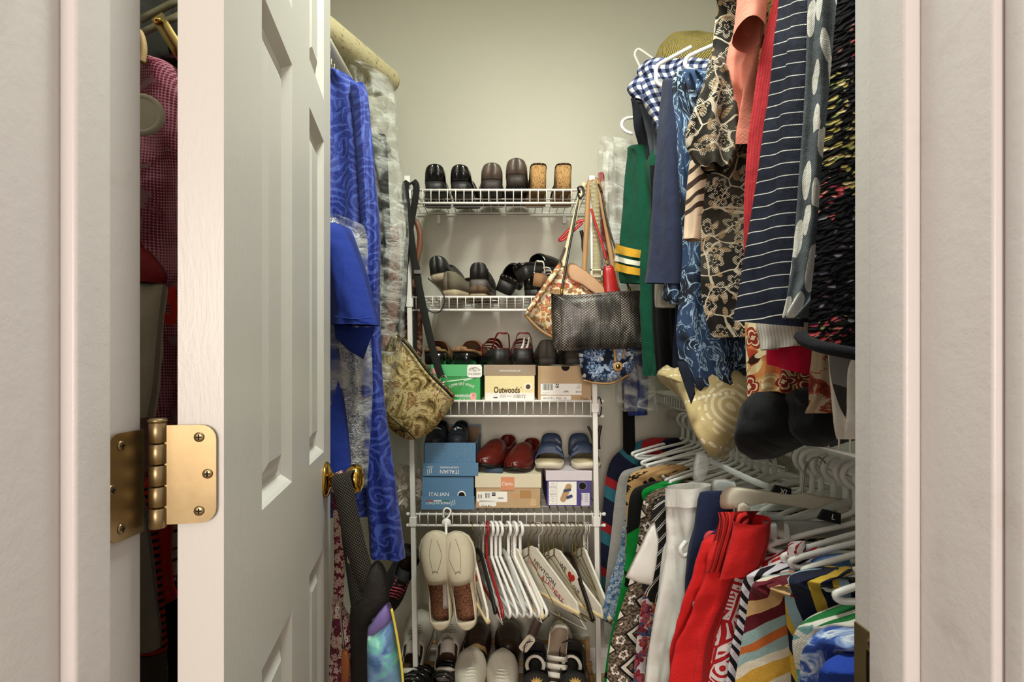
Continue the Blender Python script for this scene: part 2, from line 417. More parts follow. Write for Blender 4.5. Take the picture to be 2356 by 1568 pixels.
# knob
kM = frame(dp(.540, .945), DD, (0, 0, 1))
kn = MB().lathe([(.033, -.0002), (.033, .003), (.029, .007), (.018, .010), (.012, .013), (.0105, .03), (.0115, .034), (.020, .040), (.0265, .048), (.0275, .056), (.024, .064), (.013, .069), (.001, .070)], kM, 32)
kn.obj('door_knob', gold, door, label='polished brass knob')
kn2 = MB().lathe([(.033, 0), (.029, .007), (.012, .013), (.0105, .03), (.0265, .048), (.024, .064), (.001, .070)], frame(dp(.540, .945, -DT), -DD, (0, 0, 1)), 24)
kn2.obj('door_knob', gold, door, label='polished brass knob')
# wall outlet low on the back wall
oc = P(1334, 1492, YB-.004); ot = thing('wall_outlet', 'white electrical outlet low on the back wall behind the shoes', 'outlet', (oc.x, YB, oc.z))
MB().plate(rrect(.07, .115, .006), .005, frame((oc.x, YB, oc.z), (1, 0, 0), (0, 0, 1))).obj('cover_plate', plain('outlet plastic', '#d8d4c6', .4), ot, False)
for k in (-1, 1): MB().plate(rrect(.033, .028, .008), .002, frame((oc.x, YB-.005, oc.z+k*.02), (1, 0, 0), (0, 0, 1))).obj('socket', plain('outlet socket plastic', '#c4bfb0', .4), ot, False)
# ------------------------------------------------------------------ shoe rack with wire shelves
whitecoat = plain('white epoxy coated wire', '#e2dfd8', .35, .45)
plastic_w = plain('white plastic', '#e6e3dc', .35, .4)
rack = thing('shoe_rack', 'tall white wire shoe rack against the back wall', 'rack', (0, YF, 0))
def px_lr(y): return 938+(y-405)*.0163, 1361+(y-405)*.0138       # the posts lean slightly
posts_top, posts_bot = px_lr(405), px_lr(1660)
for i in (0, 1):
    a, b = P(posts_top[i], 408, YF), P(posts_bot[i], 1660, YF); b.z = 0.002
    m = MB(); hw = .0075
    vsp = [p+Vector((dx*hw, dy*hw, 0)) for p in (b, a) for dx, dy in ((-1, -1), (1, -1), (1, 1), (-1, 1))]
    m.add(vsp, [(0,1,5,4),(1,2,6,5),(2,3,7,6),(3,0,4,7),(4,5,6,7),(3,2,1,0)]); m.obj('post', whitecoat, rack, False)
    MB().box((a.x-.009, YF-.009, a.z-.022), (a.x+.009, YF+.009, a.z+.003)).obj('end_cap', plastic_w, rack, False)
SH = [(437, 467), (683, 713), (922, 957), (1182, 1208)]
def shz(i, Y=YF): return CH-(SH[i][0]-CY)/F*YF
for i, (y0, y1) in enumerate(SH):
    xl, xr = px_lr(y0); xl -= 12; xr += 18
    a, b = P(xl, y0, YF+.012), P(xr, y0, YF+.012); c, d = P(xl, y1, YF+.012), P(xr, y1, YF+.012)
    zb = a.z
    sh = MB(); n = 24
    for k in range(n):
        x = a.x+.012+(b.x-a.x-.024)*k/(n-1)
        sh.tube([(x, YF+.010, c.z), (x, YF+.008, a.z-.004), (x, YF+.011, a.z+.003), (x, YF+.016, a.z+.003), (x, YB-.015, zb+.003)], .0019, 5)
    shelf = sh.obj('shelf', whitecoat, rack)
    for (p, q, r) in ((a, b, .0044), (c, d, .0044), (Vector((a.x, YB-.013, zb)), Vector((b.x, YB-.013, zb)), .0028), (Vector((a.x, YF+.11, zb)), Vector((b.x, YF+.11, zb)), .0022), (Vector((a.x, YF+.20, zb)), Vector((b.x, YF+.20, zb)), .0022)):
        MB().tube([p, q], r, 8).obj('rail', whitecoat, shelf)
    for p in (a, b, c, d): MB().lathe([(.0055, -.005), (.0062, .0), (.0055, .005)], Matrix.Translation(p) @ Matrix.Rotation(math.pi/2, 4, 'Y'), 10).obj('rail_cap', plastic_w, shelf)
    for x in px_lr((y0+y1)/2):
        q = P(x, (y0+y1)/2, YF); MB().box((q.x-.011, YF-.010, a.z-.034), (q.x+.011, YF+.014, a.z-.006)).obj('bracket', plastic_w, shelf, False)
    if i == 0:
        for x in (1010, 1298):
            q = P(x, 503, YB-.012); MB().box((q.x-.006, YB-.02, q.z-.018), (q.x+.006, YB, q.z+.012)).obj('wall_clip', plastic_w, shelf, False)
# low slatted wooden shoe rack under it
woodm = plain('pale wood', '#b08a5c', .55, .3, var=.2, vscale=30.)
lr = thing('wooden_shoe_rack', 'low wooden dowel shoe rack under the wire shelves', 'rack', (0, 1.7, 0))
LX0, LX1 = P(940, 1500, 1.75).x, P(1380, 1500, 1.75).x
for x in (LX0, LX1):
    MB().box((x-.008, 1.52, 0), (x+.008, 1.54, .09)).box((x-.008, 2.03, 0), (x+.008, 2.05, .14)).box((x-.008, 1.54, .05), (x+.008, 2.03, .066)).obj('side_frame', woodm, lr, False)
for y, z in ((1.53, .07), (1.66, .085), (1.80, .10), (1.92, .115), (2.04, .13)): MB().tube([(LX0, y, z), (LX1, y, z)], .0075, 10).obj('dowel', woodm, lr)

# ------------------------------------------------------------------ boxes
def card(name, c, r=.7, var=.06): return plain(name, c, r, .25, var=var, vscale=14., bump=.0005, bscale=90.)
def face_mats(): pass
class Box:
    """Shoe box: end panel towards the viewer given by image readings at its real distance."""
    def __init__(s, name, label, x0, x1, yt, yb, Y, depth, mbody, lid=None, mlid=None, group='shoe boxes on the rack', yaw=0., lift=0.):
        a, b = P(x0, yb, Y), P(x1, yt, Y); s.Y = Y; s.w, s.h = b.x-a.x, b.z-a.z
        s.o = Vector((a.x, Y, a.z)); s.M = Matrix.Translation(s.o) @ Matrix.Rotation(math.radians(yaw), 4, 'Z')
        s.t = thing(name, label, 'box', s.o, group)
        lh = lid/F*Y if lid else 0; s.lh = lh
        body = MB().box((.0015, 0, 0), (s.w-.0015, depth, s.h-lh*.35), s.M); s.body = body.obj('box_body', mbody, s.t, False)
        md = s.body.modifiers.new('edge', 'BEVEL'); md.width = .0012; md.segments = 2
        if lid:
            s.lid = MB().box((-.0018, -.002, s.h-lh), (s.w+.0018, depth+.002, s.h), s.M).obj('lid', mlid or mbody, s.t, False)
            md = s.lid.modifiers.new('edge', 'BEVEL'); md.width = .0012; md.segments = 2
    def fr(s, px, py, off=.0006, rot=0.):
        p = P(px, py, s.Y); q = s.M @ Vector((p.x-s.o.x, -off, p.z-s.o.z))
        return Matrix.Translation(q) @ s.M.to_3x3().to_4x4() @ Matrix.Rotation(math.radians(rot), 4, 'Y') @ Matrix(((1,0,0,0),(0,0,-1,0),(0,1,0,0),(0,0,0,1)))
    def pat(s, px, py, wpx, hpx, mat, off=.0004, name='print', r=0., rot=0.):
        k = s.Y/F; return MB().plate(rrect(wpx*k, hpx*k, r*k if not isinstance(r, tuple) else tuple(q*k for q in r)), .0002, s.fr(px, py, off, rot)).obj(name, mat, s.t, False)
    def txt(s, st, px, py, hpx, mat, wpx=None, off=.001, rot=0., bold=0., arc=None):
        k = s.Y/F; return text(st, hpx*k*1.35, mat, s.fr(px, py, off, rot), s.t, wpx*k if wpx else None, bold=bold*k, arc=arc*k if arc else None)
    def disc(s, px, py, r, mat, off=.0008, name='finger_hole'):
        k = s.Y/F; return MB().plate([(r*k*math.cos(a*math.pi/10), r*k*math.sin(a*math.pi/10)) for a in range(20)], .0003, s.fr(px, py, off)).obj(name, mat, s.t, False)
    def bars(s, px, py, wpx, hpx, mat, n=14, off=.001):
        k = s.Y/F; m = MB(); rnd = random.Random(n+int(px)); x = -wpx/2
        M = s.fr(px, py, off)
        while x < wpx/2-1:
            w_ = rnd.choice((.5, .8, 1.4)); m.box((x*k, -hpx/2*k, 0), ((x+w_)*k, hpx/2*k, .0002), M); x += w_+rnd.choice((.6, 1., 1.5))
        return m.obj('barcode', mat, s.t, False)
ink = plain('black ink', '#1e1c1a', .6); inkb = plain('brown ink', '#4a3722', .6); wink = plain('white ink', '#efeee8', .6)
lab = plain('white paper label', '#eceae2', .6); redink = plain('red ink', '#b02a22', .6); greyink = plain('grey ink', '#8f8a84', .6)
YX = YF+.018
# green box
gm = Mt('green printed card', .45, .35); gm.color(gm.mix(gm.step(gm.noise(gm.ob, 9., 2., .5, 1.5), .42, .62), '#1f8c3c', '#35a955'))
B = Box('shoe_box', 'green shoe box with a white fit sticker', 992, 1106, 838, 925, YX, .26, gm, 28, plain('light green card', '#4fae6c', .45))
B.pat(1092, 853, 34, 29, plain('sticker paper', '#f0ece4', .5), .0028, 'sticker', 6)
B.txt('STRETCH', 1092, 847, 6, ink, 26, .0035, arc=16); B.txt('FOR', 1092, 853, 3.5, ink, None, .0035); B.txt('FIT & COMFORT', 1092, 860, 5, ink, 28, .0035)
B.pat(1000, 853, 10, 14, plain('pink print', '#e7a49a', .5), .0028, 'logo_print', 2)
B.txt('COMFORT WAVE', 1062, 883, 7, wink, 60, arc=60); B.txt('easymotion', 1066, 909, 8, wink, 38, bold=.15); B.txt('in step shoes', 1070, 914.5, 3.2, wink, 24); B.txt('with soft insert', 1068, 919, 3.2, wink, 28)
B.pat(1089, 911, 14, 16, plain('pink print', '#e7a49a', .5), .0006, 'logo_print', 3); B.txt('///', 1089, 909, 6, redink)
swm = plain('white swoosh print', '#cfe8cf', .5)
B.pat(1060, 873, 80, 2.4, swm, .0005, 'print', 1, -7); B.pat(1086, 871, 40, 1.6, swm, .0005, 'print', .8, -14)
# Outwoods box
B = Box('shoe_box', 'cream shoe box with grey-brown lid between green and kraft boxes', 1114, 1231, 839, 922, YX, .27, card('cream card', '#e8d9a4'), 24, card('grey brown card', '#9c8b76'), yaw=-.6)
B.pat(1173, 912, 112, 18, lab, .0004, 'label_strip'); B.txt('WWW.OUTWOODS.COM', 1173, 853, 5, wink, 48, .0035)
B.txt('Outwoods', 1166, 897, 15, inkb, 60, bold=.5); B.txt('°', 1199, 893, 7, inkb)
B.disc(1215, 889, 9, lab, .0006, 'grommet'); B.disc(1215, 889, 5.6, plain('hole dark', '#5b4630', .8), .0012)
B.bars(1192, 911, 20, 8, greyink); B.txt('OUTWOODS', 1157, 909, 3, greyink, 14); B.txt('BUTTER-30', 1157, 913, 3, greyink, 13); B.txt('BROWN', 1172, 911, 3, greyink, 10); B.txt('8', 1207, 914, 4, ink); B.txt('SIZE', 1206, 909, 3, greyink)
B.pat(1140, 914, 10, 3, plain('shoe print grey', '#6f6a66', .6), .0008, 'shoe_print', 1.4)
# kraft box
kraft = card('kraft card', '#b79b76')
B = Box('shoe_box', 'kraft shoe box with half-round lid cutout and price label', 1237, 1361, 841, 924, YX, .27, kraft, None)
B.pat(1297, 861, 106, 39, card('kraft flap', '#bda37f'), .0012, 'flap', (0, 0, 4, 4))
k = YX/F; MB().plate([(-10*k, 0)]+[(-10*k*math.cos(a*math.pi/10), -11*k*math.sin(a*math.pi/10)) for a in range(1, 10)]+[(10*k, 0)], .0003, B.fr(1301, 842, .0022)).obj('finger_cutout', plain('cutout black', '#15110e', .9), B.t, False)
B.pat(1291, 895, 94, 26, lab, .0006, 'label_sticker', 1.5); B.pat(1279, 915, 70, 11, lab, .0007, 'label_sticker')
B.bars(1261, 890, 24, 14, ink); B.pat(1282, 887, 8, 8.5, ink, .0012, 'print'); B.txt('W', 1282, 887, 6.5, wink, None, .0018, bold=.2)
B.txt('00437', 1258, 916, 5, ink); B.txt('7½ M', 1276, 916, 5.5, ink); B.txt('5D', 1289, 916, 4.4, ink); B.txt('38', 1300, 916, 4.4, ink); B.txt('$85.00', 1331, 901, 4.4, ink, 13); B.txt('UN LOOP', 1256, 903, 2.6, greyink, 16); B.txt('BLACK', 1253, 907, 2.6, greyink)
B.txt('M', 1332, 884, 2.8, ink); B.txt('7.5 M', 1331, 888, 2.6, ink); B.txt('NOM', 1331, 892, 2.6, ink); B.txt('Clarks', 1345, 917, 7, ink, 18); B.pat(1302, 901, 14, 1.4, greyink, .001, 'shoe_print', .6); B.pat(1303, 899, 8, 2, greyink, .001, 'shoe_print', .8)
# shelf 4: blue boxes, Clarks, purple
bl = Mt('slate blue card', .5, .3); fr_, rd, rr = bl.flower(bl.warp(bl.sep(bl.ob) and bl.comb(bl.sep(bl.ob)[0], bl.sep(bl.ob)[2]), 20., .04), 38., 3, .5)
bl.color(bl.mix(bl.step((rd*26.).sin(), .45, .85)*.35, '#4f7899', '#7d9db6'))
bl2 = card('slate blue plain card', '#547b9c', .5, .04)
Y4 = YF+.016
B = Box('shoe_box', 'closed blue shoe box at the bottom of the blue stack', 970, 1091, 1096, 1171, Y4, .28, bl2, None, yaw=.8)
B.pat(1030.5, 1155.5, 122, 31, card('slate blue band', '#587f9f', .5, .04), .0022, 'lid'); B.txt('ITALIAN', 1010, 1137, 9.5, wink, 45, .001)
for j in range(3): B.pat(989+j*18, 1151, 18, 2.4, (plain('flag red', '#a5473f', .5), wink, plain('flag green', '#2f7a4a', .5))[j], .0028, 'flag_stripe')
B.txt('MADE IN ITALY', 1007.5, 1156, 6, wink, 55, .003, rot=180); B.txt('///', 1042, 1155, 12, wink, None, .003, rot=160)
B.disc(1062, 1138, 9.5, lab, .0006, 'grommet'); B.disc(1062, 1139, 7.5, plain('cutout black', '#15110e', .9), .0012)
# open top box
a, b = P(975, 1094, Y4+.004), P(1096, 1018, Y4+.004); D = .24; w_, h_ = b.x-a.x, .079; h_ = b.z-a.z
tb = thing('open_shoe_box', 'open blue shoe box holding jewelled dark shoes, upon a matching box', 'box', a, 'shoe boxes on the rack')
def walls(h, t=.002, ox=0., oz=0., w=w_, d=D):
    m = MB(); x0, y0, z0 = a.x+ox, a.y, a.z+oz
    m.box((x0, y0, z0), (x0+w, y0+t, z0+h)); m.box((x0, y0+d-t, z0), (x0+w, y0+d, z0+h+.034)); m.box((x0, y0, z0), (x0+t, y0+d, z0+h)); m.box((x0+w-t, y0, z0), (x0+w, y0+d, z0+h)); m.box((x0, y0, z0), (x0+w, y0+d, z0+t))
    return m
walls(h_).obj('box_body', bl, tb, False)
MB().box((a.x+.003, a.y+.004, a.z+.003), (a.x+w_-.003, a.y+D-.004, a.z+h_*.45)).obj('tissue_filling', plain('dark wrapping', '#2a2320', .8), tb, False)
MB().box((a.x+.003, a.y+D-.006, a.z+.02), (a.x+w_-.003, a.y+D-.0035, a.z+h_+.03)).obj('inner_liner', card('inner brown card', '#7c6650'), tb, False)
lidw = P(1101, 1094, Y4).x-P(974, 1094, Y4).x; l0 = P(973.5, 1094, Y4)
MB().box((l0.x, Y4-.003, l0.z), (l0.x+lidw, Y4+.002, l0.z+30*Y4/F)).obj('lid', card('slate blue band', '#587f9f'), tb, False)
class Fx(Box):
    def __init__(s, t, o, Y): s.t, s.o, s.Y, s.M = t, o, Y, Matrix.Translation(o)
B = Fx(tb, Vector((l0.x, Y4-.003, l0.z)), Y4-.003)
B.txt('ITALIAN', 1034, 1084, 9.5, wink, 43, .0008, rot=180); B.txt('SHOEMAKERS', 1034, 1074.5, 4.4, wink, 43, .0008, rot=180); B.txt('///', 988, 1083, 12, wink, None, .0008, rot=160); B.txt('OLZU', 989, 1073.5, 4.6, wink, 13, .0008, rot=180)
# Clarks box
B = Box('shoe_box', 'tan shoe box with cream lid and orange logo square', 1094, 1244, 1090, 1168, Y4, .27, kraft, 31, card('cream lid card', '#d5cbb0'), yaw=-.5)
B.pat(1168, 1111, 31, 30, plain('orange print', '#cf8a63', .5), .0026, 'logo_square'); B.txt('Clarks', 1167, 1112, 9, wink, 25, .0032)
B.pat(1132, 1142, 70, 24, lab, .0006, 'label_sticker', 2); B.pat(1122, 1157, 40, 14, lab, .0006, 'label_sticker', 4); B.bars(1105, 1141, 10, 9, ink, 7); B.bars(1122, 1139, 10, 11, ink, 8)
B.pat(1136, 1136, 8, 8, ink, .001, 'print'); B.txt('H', 1136, 1136, 5, wink, None, .0016); B.txt('7126', 1114, 1163, 5, ink); B.txt('8½', 1127, 1163, 5, ink); B.pat(1152, 1145, 13, 3, greyink, .001, 'shoe_print', 1.2)
k = Y4/F; MB().plate([(-7*k, -8*k), (-7*k, 0)]+[(-7*k*math.cos(a_*math.pi/10), 9*k*math.sin(a_*math.pi/10)) for a_ in range(1, 10)]+[(7*k, 0), (7*k, -8*k)], .0002, B.fr(1227, 1155, .0006)).obj('finger_hole', card('tan paper', '#c9ad80'), B.t, False)
B.disc(1185, 1140, 5, plain('orange stamp', '#c98f66', .6), .0004, 'print'); B.pat(1209, 1136, 26, 18, plain('brown stamp', '#a9824f', .7), .0004, 'print', 3)
# purple box
B = Box('shoe_box', 'purple shoe box with white lid and sandal picture', 1257, 1361, 1083, 1164, Y4, .26, card('violet card', '#4a4080', .5), 22, card('lilac white card', '#cfc6cc', .5))
B.pat(1294.5, 1134, 64, 54, lab, .0006, 'label_sticker'); B.pat(1347, 1148, 19, 29, plain('pale grey label', '#cfcdd6', .6), .0006, 'label_sticker')
for j, s_ in enumerate(('Style', 'NAOLA', 'Color', 'NAVY', 'Size', '7')):
    B.txt(s_, 1272, 1111+j*8.6, 3.4 if j != 3 else 4, (greyink, ink)[j % 2], None, .001); B.pat(1272, 1115.5+j*8.6, 18, .5, greyink, .001, 'print')
B.pat(1281.5, 1134, .5, 54, greyink, .001, 'print')
B.pat(1302, 1133, 14, 45, plain('sandal sole print', '#b3906a', .6), .001, 'shoe_print', 7, 24); B.pat(1305, 1127, 18, 6, plain('sandal strap print', '#3d4562', .6), .0016, 'shoe_print', 2, -12); B.pat(1310, 1142, 15, 7, plain('sandal strap print', '#3d4562', .6), .0016, 'shoe_print', 2, -22)
B.disc(1340, 1117, 9.5, greyink, .0006, 'grommet'); B.disc(1340, 1117, 8.3, plain('cutout black', '#15110e', .9), .0012); B.bars(1338, 1143, 4, 14, ink, 5)
for j in range(5): B.pat(1349, 1136+j*4, 7, 1, greyink, .001, 'print')

# ------------------------------------------------------------------ shoes
OUTL = [(0, 0), (.004, .30), (.012, .44), (.03, .57), (.06, .64), (.12, .69), (.3, .70), (.45, .74), (.6, .93), (.72, 1.), (.82, .96), (.91, .78), (.965, .5), (.99, .26), (1, 0)]
def outl(t): return lerp_tab(OUTL, t)
ST = [0, .004, .012, .03, .05, .085, .12, .18, .24, .3, .36, .42, .48, .54, .6, .66, .72, .77, .82, .87, .91, .94, .965, .985, .995, 1]
def sole_mb(L, W, bot, top, flare=1.04, hollow=None):
    m = MB(); n = len(ST); vs_ = []
    for t in ST:
        hw = outl(t)*W/2*flare
        for y, z in ((-hw*.96, bot(t)), (-hw, top(t)), (hw, top(t)), (hw*.96, bot(t))): vs_.append((t*L, y, z))
    fs = [(i*4+k, i*4+4+k, i*4+4+(k+1) % 4, i*4+(k+1) % 4) for i in range(n-1) for k in range(4)]
    return m.add(vs_, fs)
def upper_mb(L, W, base, h, keep, t0=0., t1=1., na=16, k=1.0, pz=.75):
    sts = [t for t in ST if t0 <= t <= t1]
    if sts[0] > t0: sts = [t0]+sts
    if sts[-1] < t1: sts.append(t1)
    m = MB(); n = len(sts); vs_ = []; uvs = []
    for t in sts:
        hw = outl(t)*W/2*k
        for j in range(na+1):
            a = (j/na*2-1); ph = a*math.pi/2
            e = lerp_tab(((0, .32), (.2, .4), (.45, pz), (1, pz)), t); ey = lerp_tab(((0, .55), (.25, .6), (.5, .8), (1, .8)), t)
            vs_.append((t*L, hw*math.copysign(abs(math.sin(ph))**ey, a), base(t)-.002+(h(t)+.002)*max(0, math.cos(ph))**e)); uvs.append((a*W, t*L))
    fs = []
    for i in range(n-1):
        for j in range(na):
            t, a = (sts[i]+sts[i+1])/2, ((j+.5)/na*2-1)
            if keep(t, abs(a)): fs.append((i*(na+1)+j, i*(na+1)+j+1, (i+1)*(na+1)+j+1, (i+1)*(na+1)+j))
    m.add(vs_, fs, uvs); return m
def solid(o, th=.0025):
    md = o.modifiers.new('thickness', 'SOLIDIFY'); md.thickness = th; md.offset = -1
    return o
def T(*p): return lambda t: lerp_tab(p, t)
def make_shoe(name, label, kind, L=.25, W=.092, msole=None, mup=None, min_=None, maccent=None, group=None, flare=1.04):
    t = thing(name, label, 'shoe', (0, 0, 0), group, world=False)
    if kind == 'clog':          # high shiny heel counter, open top
        bot = T((0, 0), (.33, 0), (.36, .010), (.52, .010), (.55, 0), (.85, 0), (1, .012)); top = T((0, .040), (.3, .036), (.6, .022), (.9, .02), (1, .028))
        h = T((0, .050), (.1, .052), (.3, .034), (.45, .05), (.55, .062), (.75, .05), (.9, .034), (1, .012)); kp = lambda a, b: not (.05 < a < .46 and b < .72)
    elif kind == 'mule':        # backless
        bot = T((0, 0), (.28, 0), (.33, .018), (.5, .016), (.56, 0), (.85, 0), (1, .012)); top = T((0, .046), (.3, .040), (.6, .022), (.9, .018), (1, .026))
        h = T((0, .012), (.3, .016), (.44, .05), (.55, .060), (.75, .046), (.9, .032), (1, .012)); kp = lambda a, b: not (.02 < a < .5 and b < .82)
    elif kind == 'slipon':
        bot = T((0, .004), (.06, 0), (.9, 0), (1, .014)); top = T((0, .026), (.3, .022), (.9, .018), (1, .028))
        h = T((0, .055), (.1, .056), (.3, .040), (.42, .05), (.55, .060), (.75, .048), (.9, .034), (1, .012)); kp = lambda a, b: not (.07 < a < .45 and b < .55)
    elif kind == 'sneaker':
        bot = T((0, .006), (.08, 0), (.85, 0), (1, .018)); top = T((0, .034), (.3, .030), (.8, .024), (1, .034))
        h = T((0, .060), (.1, .062), (.28, .046), (.36, .07), (.48, .070), (.62, .056), (.78, .044), (.9, .034), (1, .012)); kp = lambda a, b: not (.045 < a < .36 and b < .6)
    elif kind == 'wedge':       # high cork wedge heel
        bot = T((0, 0), (.22, 0), (.30, .018), (.42, .014), (.5, 0), (.9, 0), (1, .01)); top = T((0, .088), (.15, .085), (.35, .055), (.6, .020), (.9, .016), (1, .022))
        h = T((0, .004), (.5, .006), (.56, .05), (.7, .05), (.85, .034), (1, .01)); kp = lambda a, b: not (a < .52 and b < .9)
    elif kind == 'loafer':
        bot = T((0, 0), (.28, 0), (.30, .008), (.42, .008), (.45, 0), (.85, 0), (1, .014)); top = T((0, .030), (.3, .024), (.6, .016), (.9, .014), (1, .024))
        h = T((0, .055), (.1, .055), (.3, .04), (.42, .056), (.52, .068), (.7, .052), (.9, .036), (1, .012)); kp = lambda a, b: not (.045 < a < .44 and b < .66)
    if kind == 'sandal':
        bot = T((0, 0), (.9, 0), (1, .010)); top = T((0, .030), (.3, .026), (.6, .020), (.9, .018), (1, .026))
        sole_mb(L, W, bot, top).obj('sole', msole, t); sole_mb(L, W, lambda x: top(x)-.001, lambda x: top(x)+.0035, .95).obj('footbed', min_, t)
        for t0, t1, hh_ in ((.20, .30, .056), (.54, .66, .046)):
            st = solid(upper_mb(L, W, lambda x: top(x)-.002, lambda x: hh_*(1.28-.75*(x-t0)/(t1-t0)), lambda a_, b_: True, t0, t1, 18, 1.05, .8).obj('strap', mup, t), .0035)
            tm = (t0+t1)/2; z = top(tm)+hh_*.76
            M = Matrix.Translation((tm*L, outl(tm)*W*.30, z)) @ Matrix.Rotation(-.75, 4, 'X')
            bk = MB()
            for p0, p1 in (((-.017, -.013), (.017, -.009)), ((-.017, .009), (.017, .013)), ((-.017, -.013), (-.0135, .013)), ((.0135, -.013), (.017, .013)), ((-.0015, -.013), (.0015, .013))): bk.box((p0[0], p0[1], .005), (p1[0], p1[1], .009), M)
            bk.obj('buckle', maccent, st, False)
        return t
    if kind == 'strappy':       # low wedge with several bands
        bot = T((0, 0), (.30, 0), (.36, .014), (.5, .010), (.58, 0), (.9, 0), (1, .01)); top = T((0, .052), (.2, .050), (.4, .036), (.6, .020), (.9, .016), (1, .022))
        sole_mb(L, W, bot, top).obj('sole', msole, t); sole_mb(L, W, lambda x: top(x)-.001, lambda x: top(x)+.003, .95).obj('footbed', min_, t)
        for t0, t1, hh_ in ((.40, .46, .056), (.50, .57, .055), (.61, .68, .050), (.73, .80, .044)):
            solid(upper_mb(L, W, lambda x: top(x)-.002, lambda x: hh_, lambda a_, b_: True, t0, t1, 16, 1.03, .8).obj('strap', mup, t), .003)
        MB().tube([(.10*L, -outl(.1)*W/2, .055), (.02*L, -.02, .10), (.0*L, 0, .103), (.02*L, .02, .10), (.10*L, outl(.1)*W/2, .055)], .006, 8, 6, (.25, 1)).obj('heel_strap', mup, t)
        return t
    so = sole_mb(L, W, bot, top, flare).obj('sole', msole, t)
    sole_mb(L, W, lambda x: top(x)-.002, lambda x: top(x)+.004, .93).obj('insole', min_ or msole, t)
    up = solid(upper_mb(L, W, top, h, kp).obj('upper', mup, t))
    if kind == 'sneaker':
        ly = lambda x, s: outl(x)*W*.18*s
        m = MB()
        for j in range(6):
            x = .37+j*.052; z = top(x)+h(x)*.97+.002
            m.tube([(x*L, -.022, z-.006), (x*L+.004, 0, z+.001), (x*L+.010, .022, z-.006)], .0024, 6, 4, (.6, 1)); m.tube([(x*L+.010, -.022, z-.006), (x*L+.005, 0, z+.002), (x*L, .022, z-.006)], .0024, 6, 4, (.6, 1))
        m.obj('laces', maccent or min_, t)
        solid(upper_mb(L, W*.62, lambda x: top(x)+.01, lambda x: h(x)*1.02+.004-.01, lambda a_, b_: b_ < .75, .27, .40, 10).obj('tongue', mup, t), .004)
        solid(upper_mb(L, W, top, lambda x: h(x)*.62+.004, lambda a_, b_: b_ > .5, .86, 1., 14, 1.02).obj('toe_cap', maccent or mup, t), .002)
    if kind in ('clog', 'mule', 'loafer') and maccent:
        x = .47; MB().tube([(x*L, -outl(x)*W*.5, top(x)+.01), (x*L, -outl(x)*W*.4, top(x)+h(x)*.8), (x*L, 0, top(x)+h(x)+.003), (x*L, outl(x)*W*.4, top(x)+h(x)*.8), (x*L, outl(x)*W*.5, top(x)+.01)], .011, 8, 5, (.22, 1)).obj('instep_strap', maccent, t)
    return t
def place(o, x, y, Y, yaw=90., pitch=0., roll=0., mirror=False, z=None):
    """Heel-bottom centre at the image reading (x, y) and distance Y; yaw: toe direction, 90 = away from the viewer."""
    p = P(x, y, Y)
    if z is not None: p.z = z
    o.matrix_basis = Matrix.Translation(p) @ Matrix.Rotation(math.radians(yaw), 4, 'Z') @ Matrix.Rotation(math.radians(-pitch), 4, 'Y') @ Matrix.Rotation(math.radians(roll), 4, 'X') @ Matrix.Scale(-1 if mirror else 1, 4, (0, 1, 0))
    return o
def leather(name, c, rough=.3, var=.15): return plain(name, c, rough, .5, var=var, vscale=22., bump=.0008, bscale=70.)
blk = leather('glossy black leather', '#12100f', .14); blk2 = leather('dull black rubber', '#1a1817', .5); insl = leather('brown lining', '#5b4530', .7)
brn = leather('worn brown leather', '#4f4238', .38); tan = leather('tan suede', '#8f6a47', .9); redl = leather('dark red leather', '#571a14', .28); crm = leather('cream canvas', '#c9bda4', .85, .08)
cork = Mt('cork', .85, .2); cork.color(cork.mix(cork.step(cork.noise(cork.vscale(cork.comb(cork.sep(cork.ob)[0], cork.sep(cork.ob)[1], cork.sep(cork.ob)[2]*.5), 1.), 240., 4., .7), .5, .62), '#b08a58', '#5f4228'))
greyl = leather('charcoal nubuck', '#4b473f', .7); navyl = leather('worn navy leather', '#33425c', .5, .3); sandc = plain('cream sole rubber', '#d2c9b3', .6); footb = plain('beige footbed', '#b8a684', .8, var=.1)
whl = leather('white leather', '#cfc9bc', .45, .08); whs = plain('white sole rubber', '#d8d3c6', .5, var=.06); wlace = plain('lace cotton', '#d9d4c4', .85)
ztop = shz(0)+.0045
g = 'shoes on the top wire shelf'
def pairs(lab_a, lab_b, spec_a, spec_b, name='shoe', **kw):
    a = make_shoe(name, lab_a, **kw); b = copy_tree(a); b['label'] = lab_b
    place(a, **spec_a); place(b, **spec_b, mirror=True); return a, b
pairs('black patent clog leaning at the left end of the top shelf', 'black patent clog next to the brown clogs, on the top shelf', dict(x=1000, y=440, Y=YF+.03, z=ztop, yaw=94), dict(x=1057, y=440, Y=YF+.035, z=ztop, yaw=86), 'clog', kind='clog', msole=blk2, mup=blk, min_=insl, group=g, L=.235, W=.094)
a, b = pairs('brown leather clog with flat heel next to black patent clogs', 'brown leather clog raised higher beside cork heels', dict(x=1132, y=440, Y=YF+.035, z=ztop+.006, yaw=93), dict(x=1187, y=440, Y=YF+.03, z=ztop+.004, yaw=86, pitch=-4), 'clog', kind='clog', msole=leather('dark brown sole', '#2b221c', .6), mup=brn, min_=tan, maccent=brn, group=g, L=.235, W=.098)
b.location.z += .018
for x, lb in ((1240, 'cork wedge heel shoe beside the brown clogs'), (1298, 'cork wedge heel shoe standing alone beside knotted strap')):
    pass
a = make_shoe('wedge_shoe', 'cork wedge heel shoe beside the brown clogs', 'wedge', L=.22, W=.075, msole=cork, mup=blk, min_=tan, group=g); place(a, 1240, 440, YF+.02, z=ztop, yaw=92)
b = copy_tree(a); b['label'] = 'cork wedge heel shoe at the end of top shelf by knotted strap'; place(b, 1297, 440, YF+.02, z=ztop, yaw=88, mirror=True)
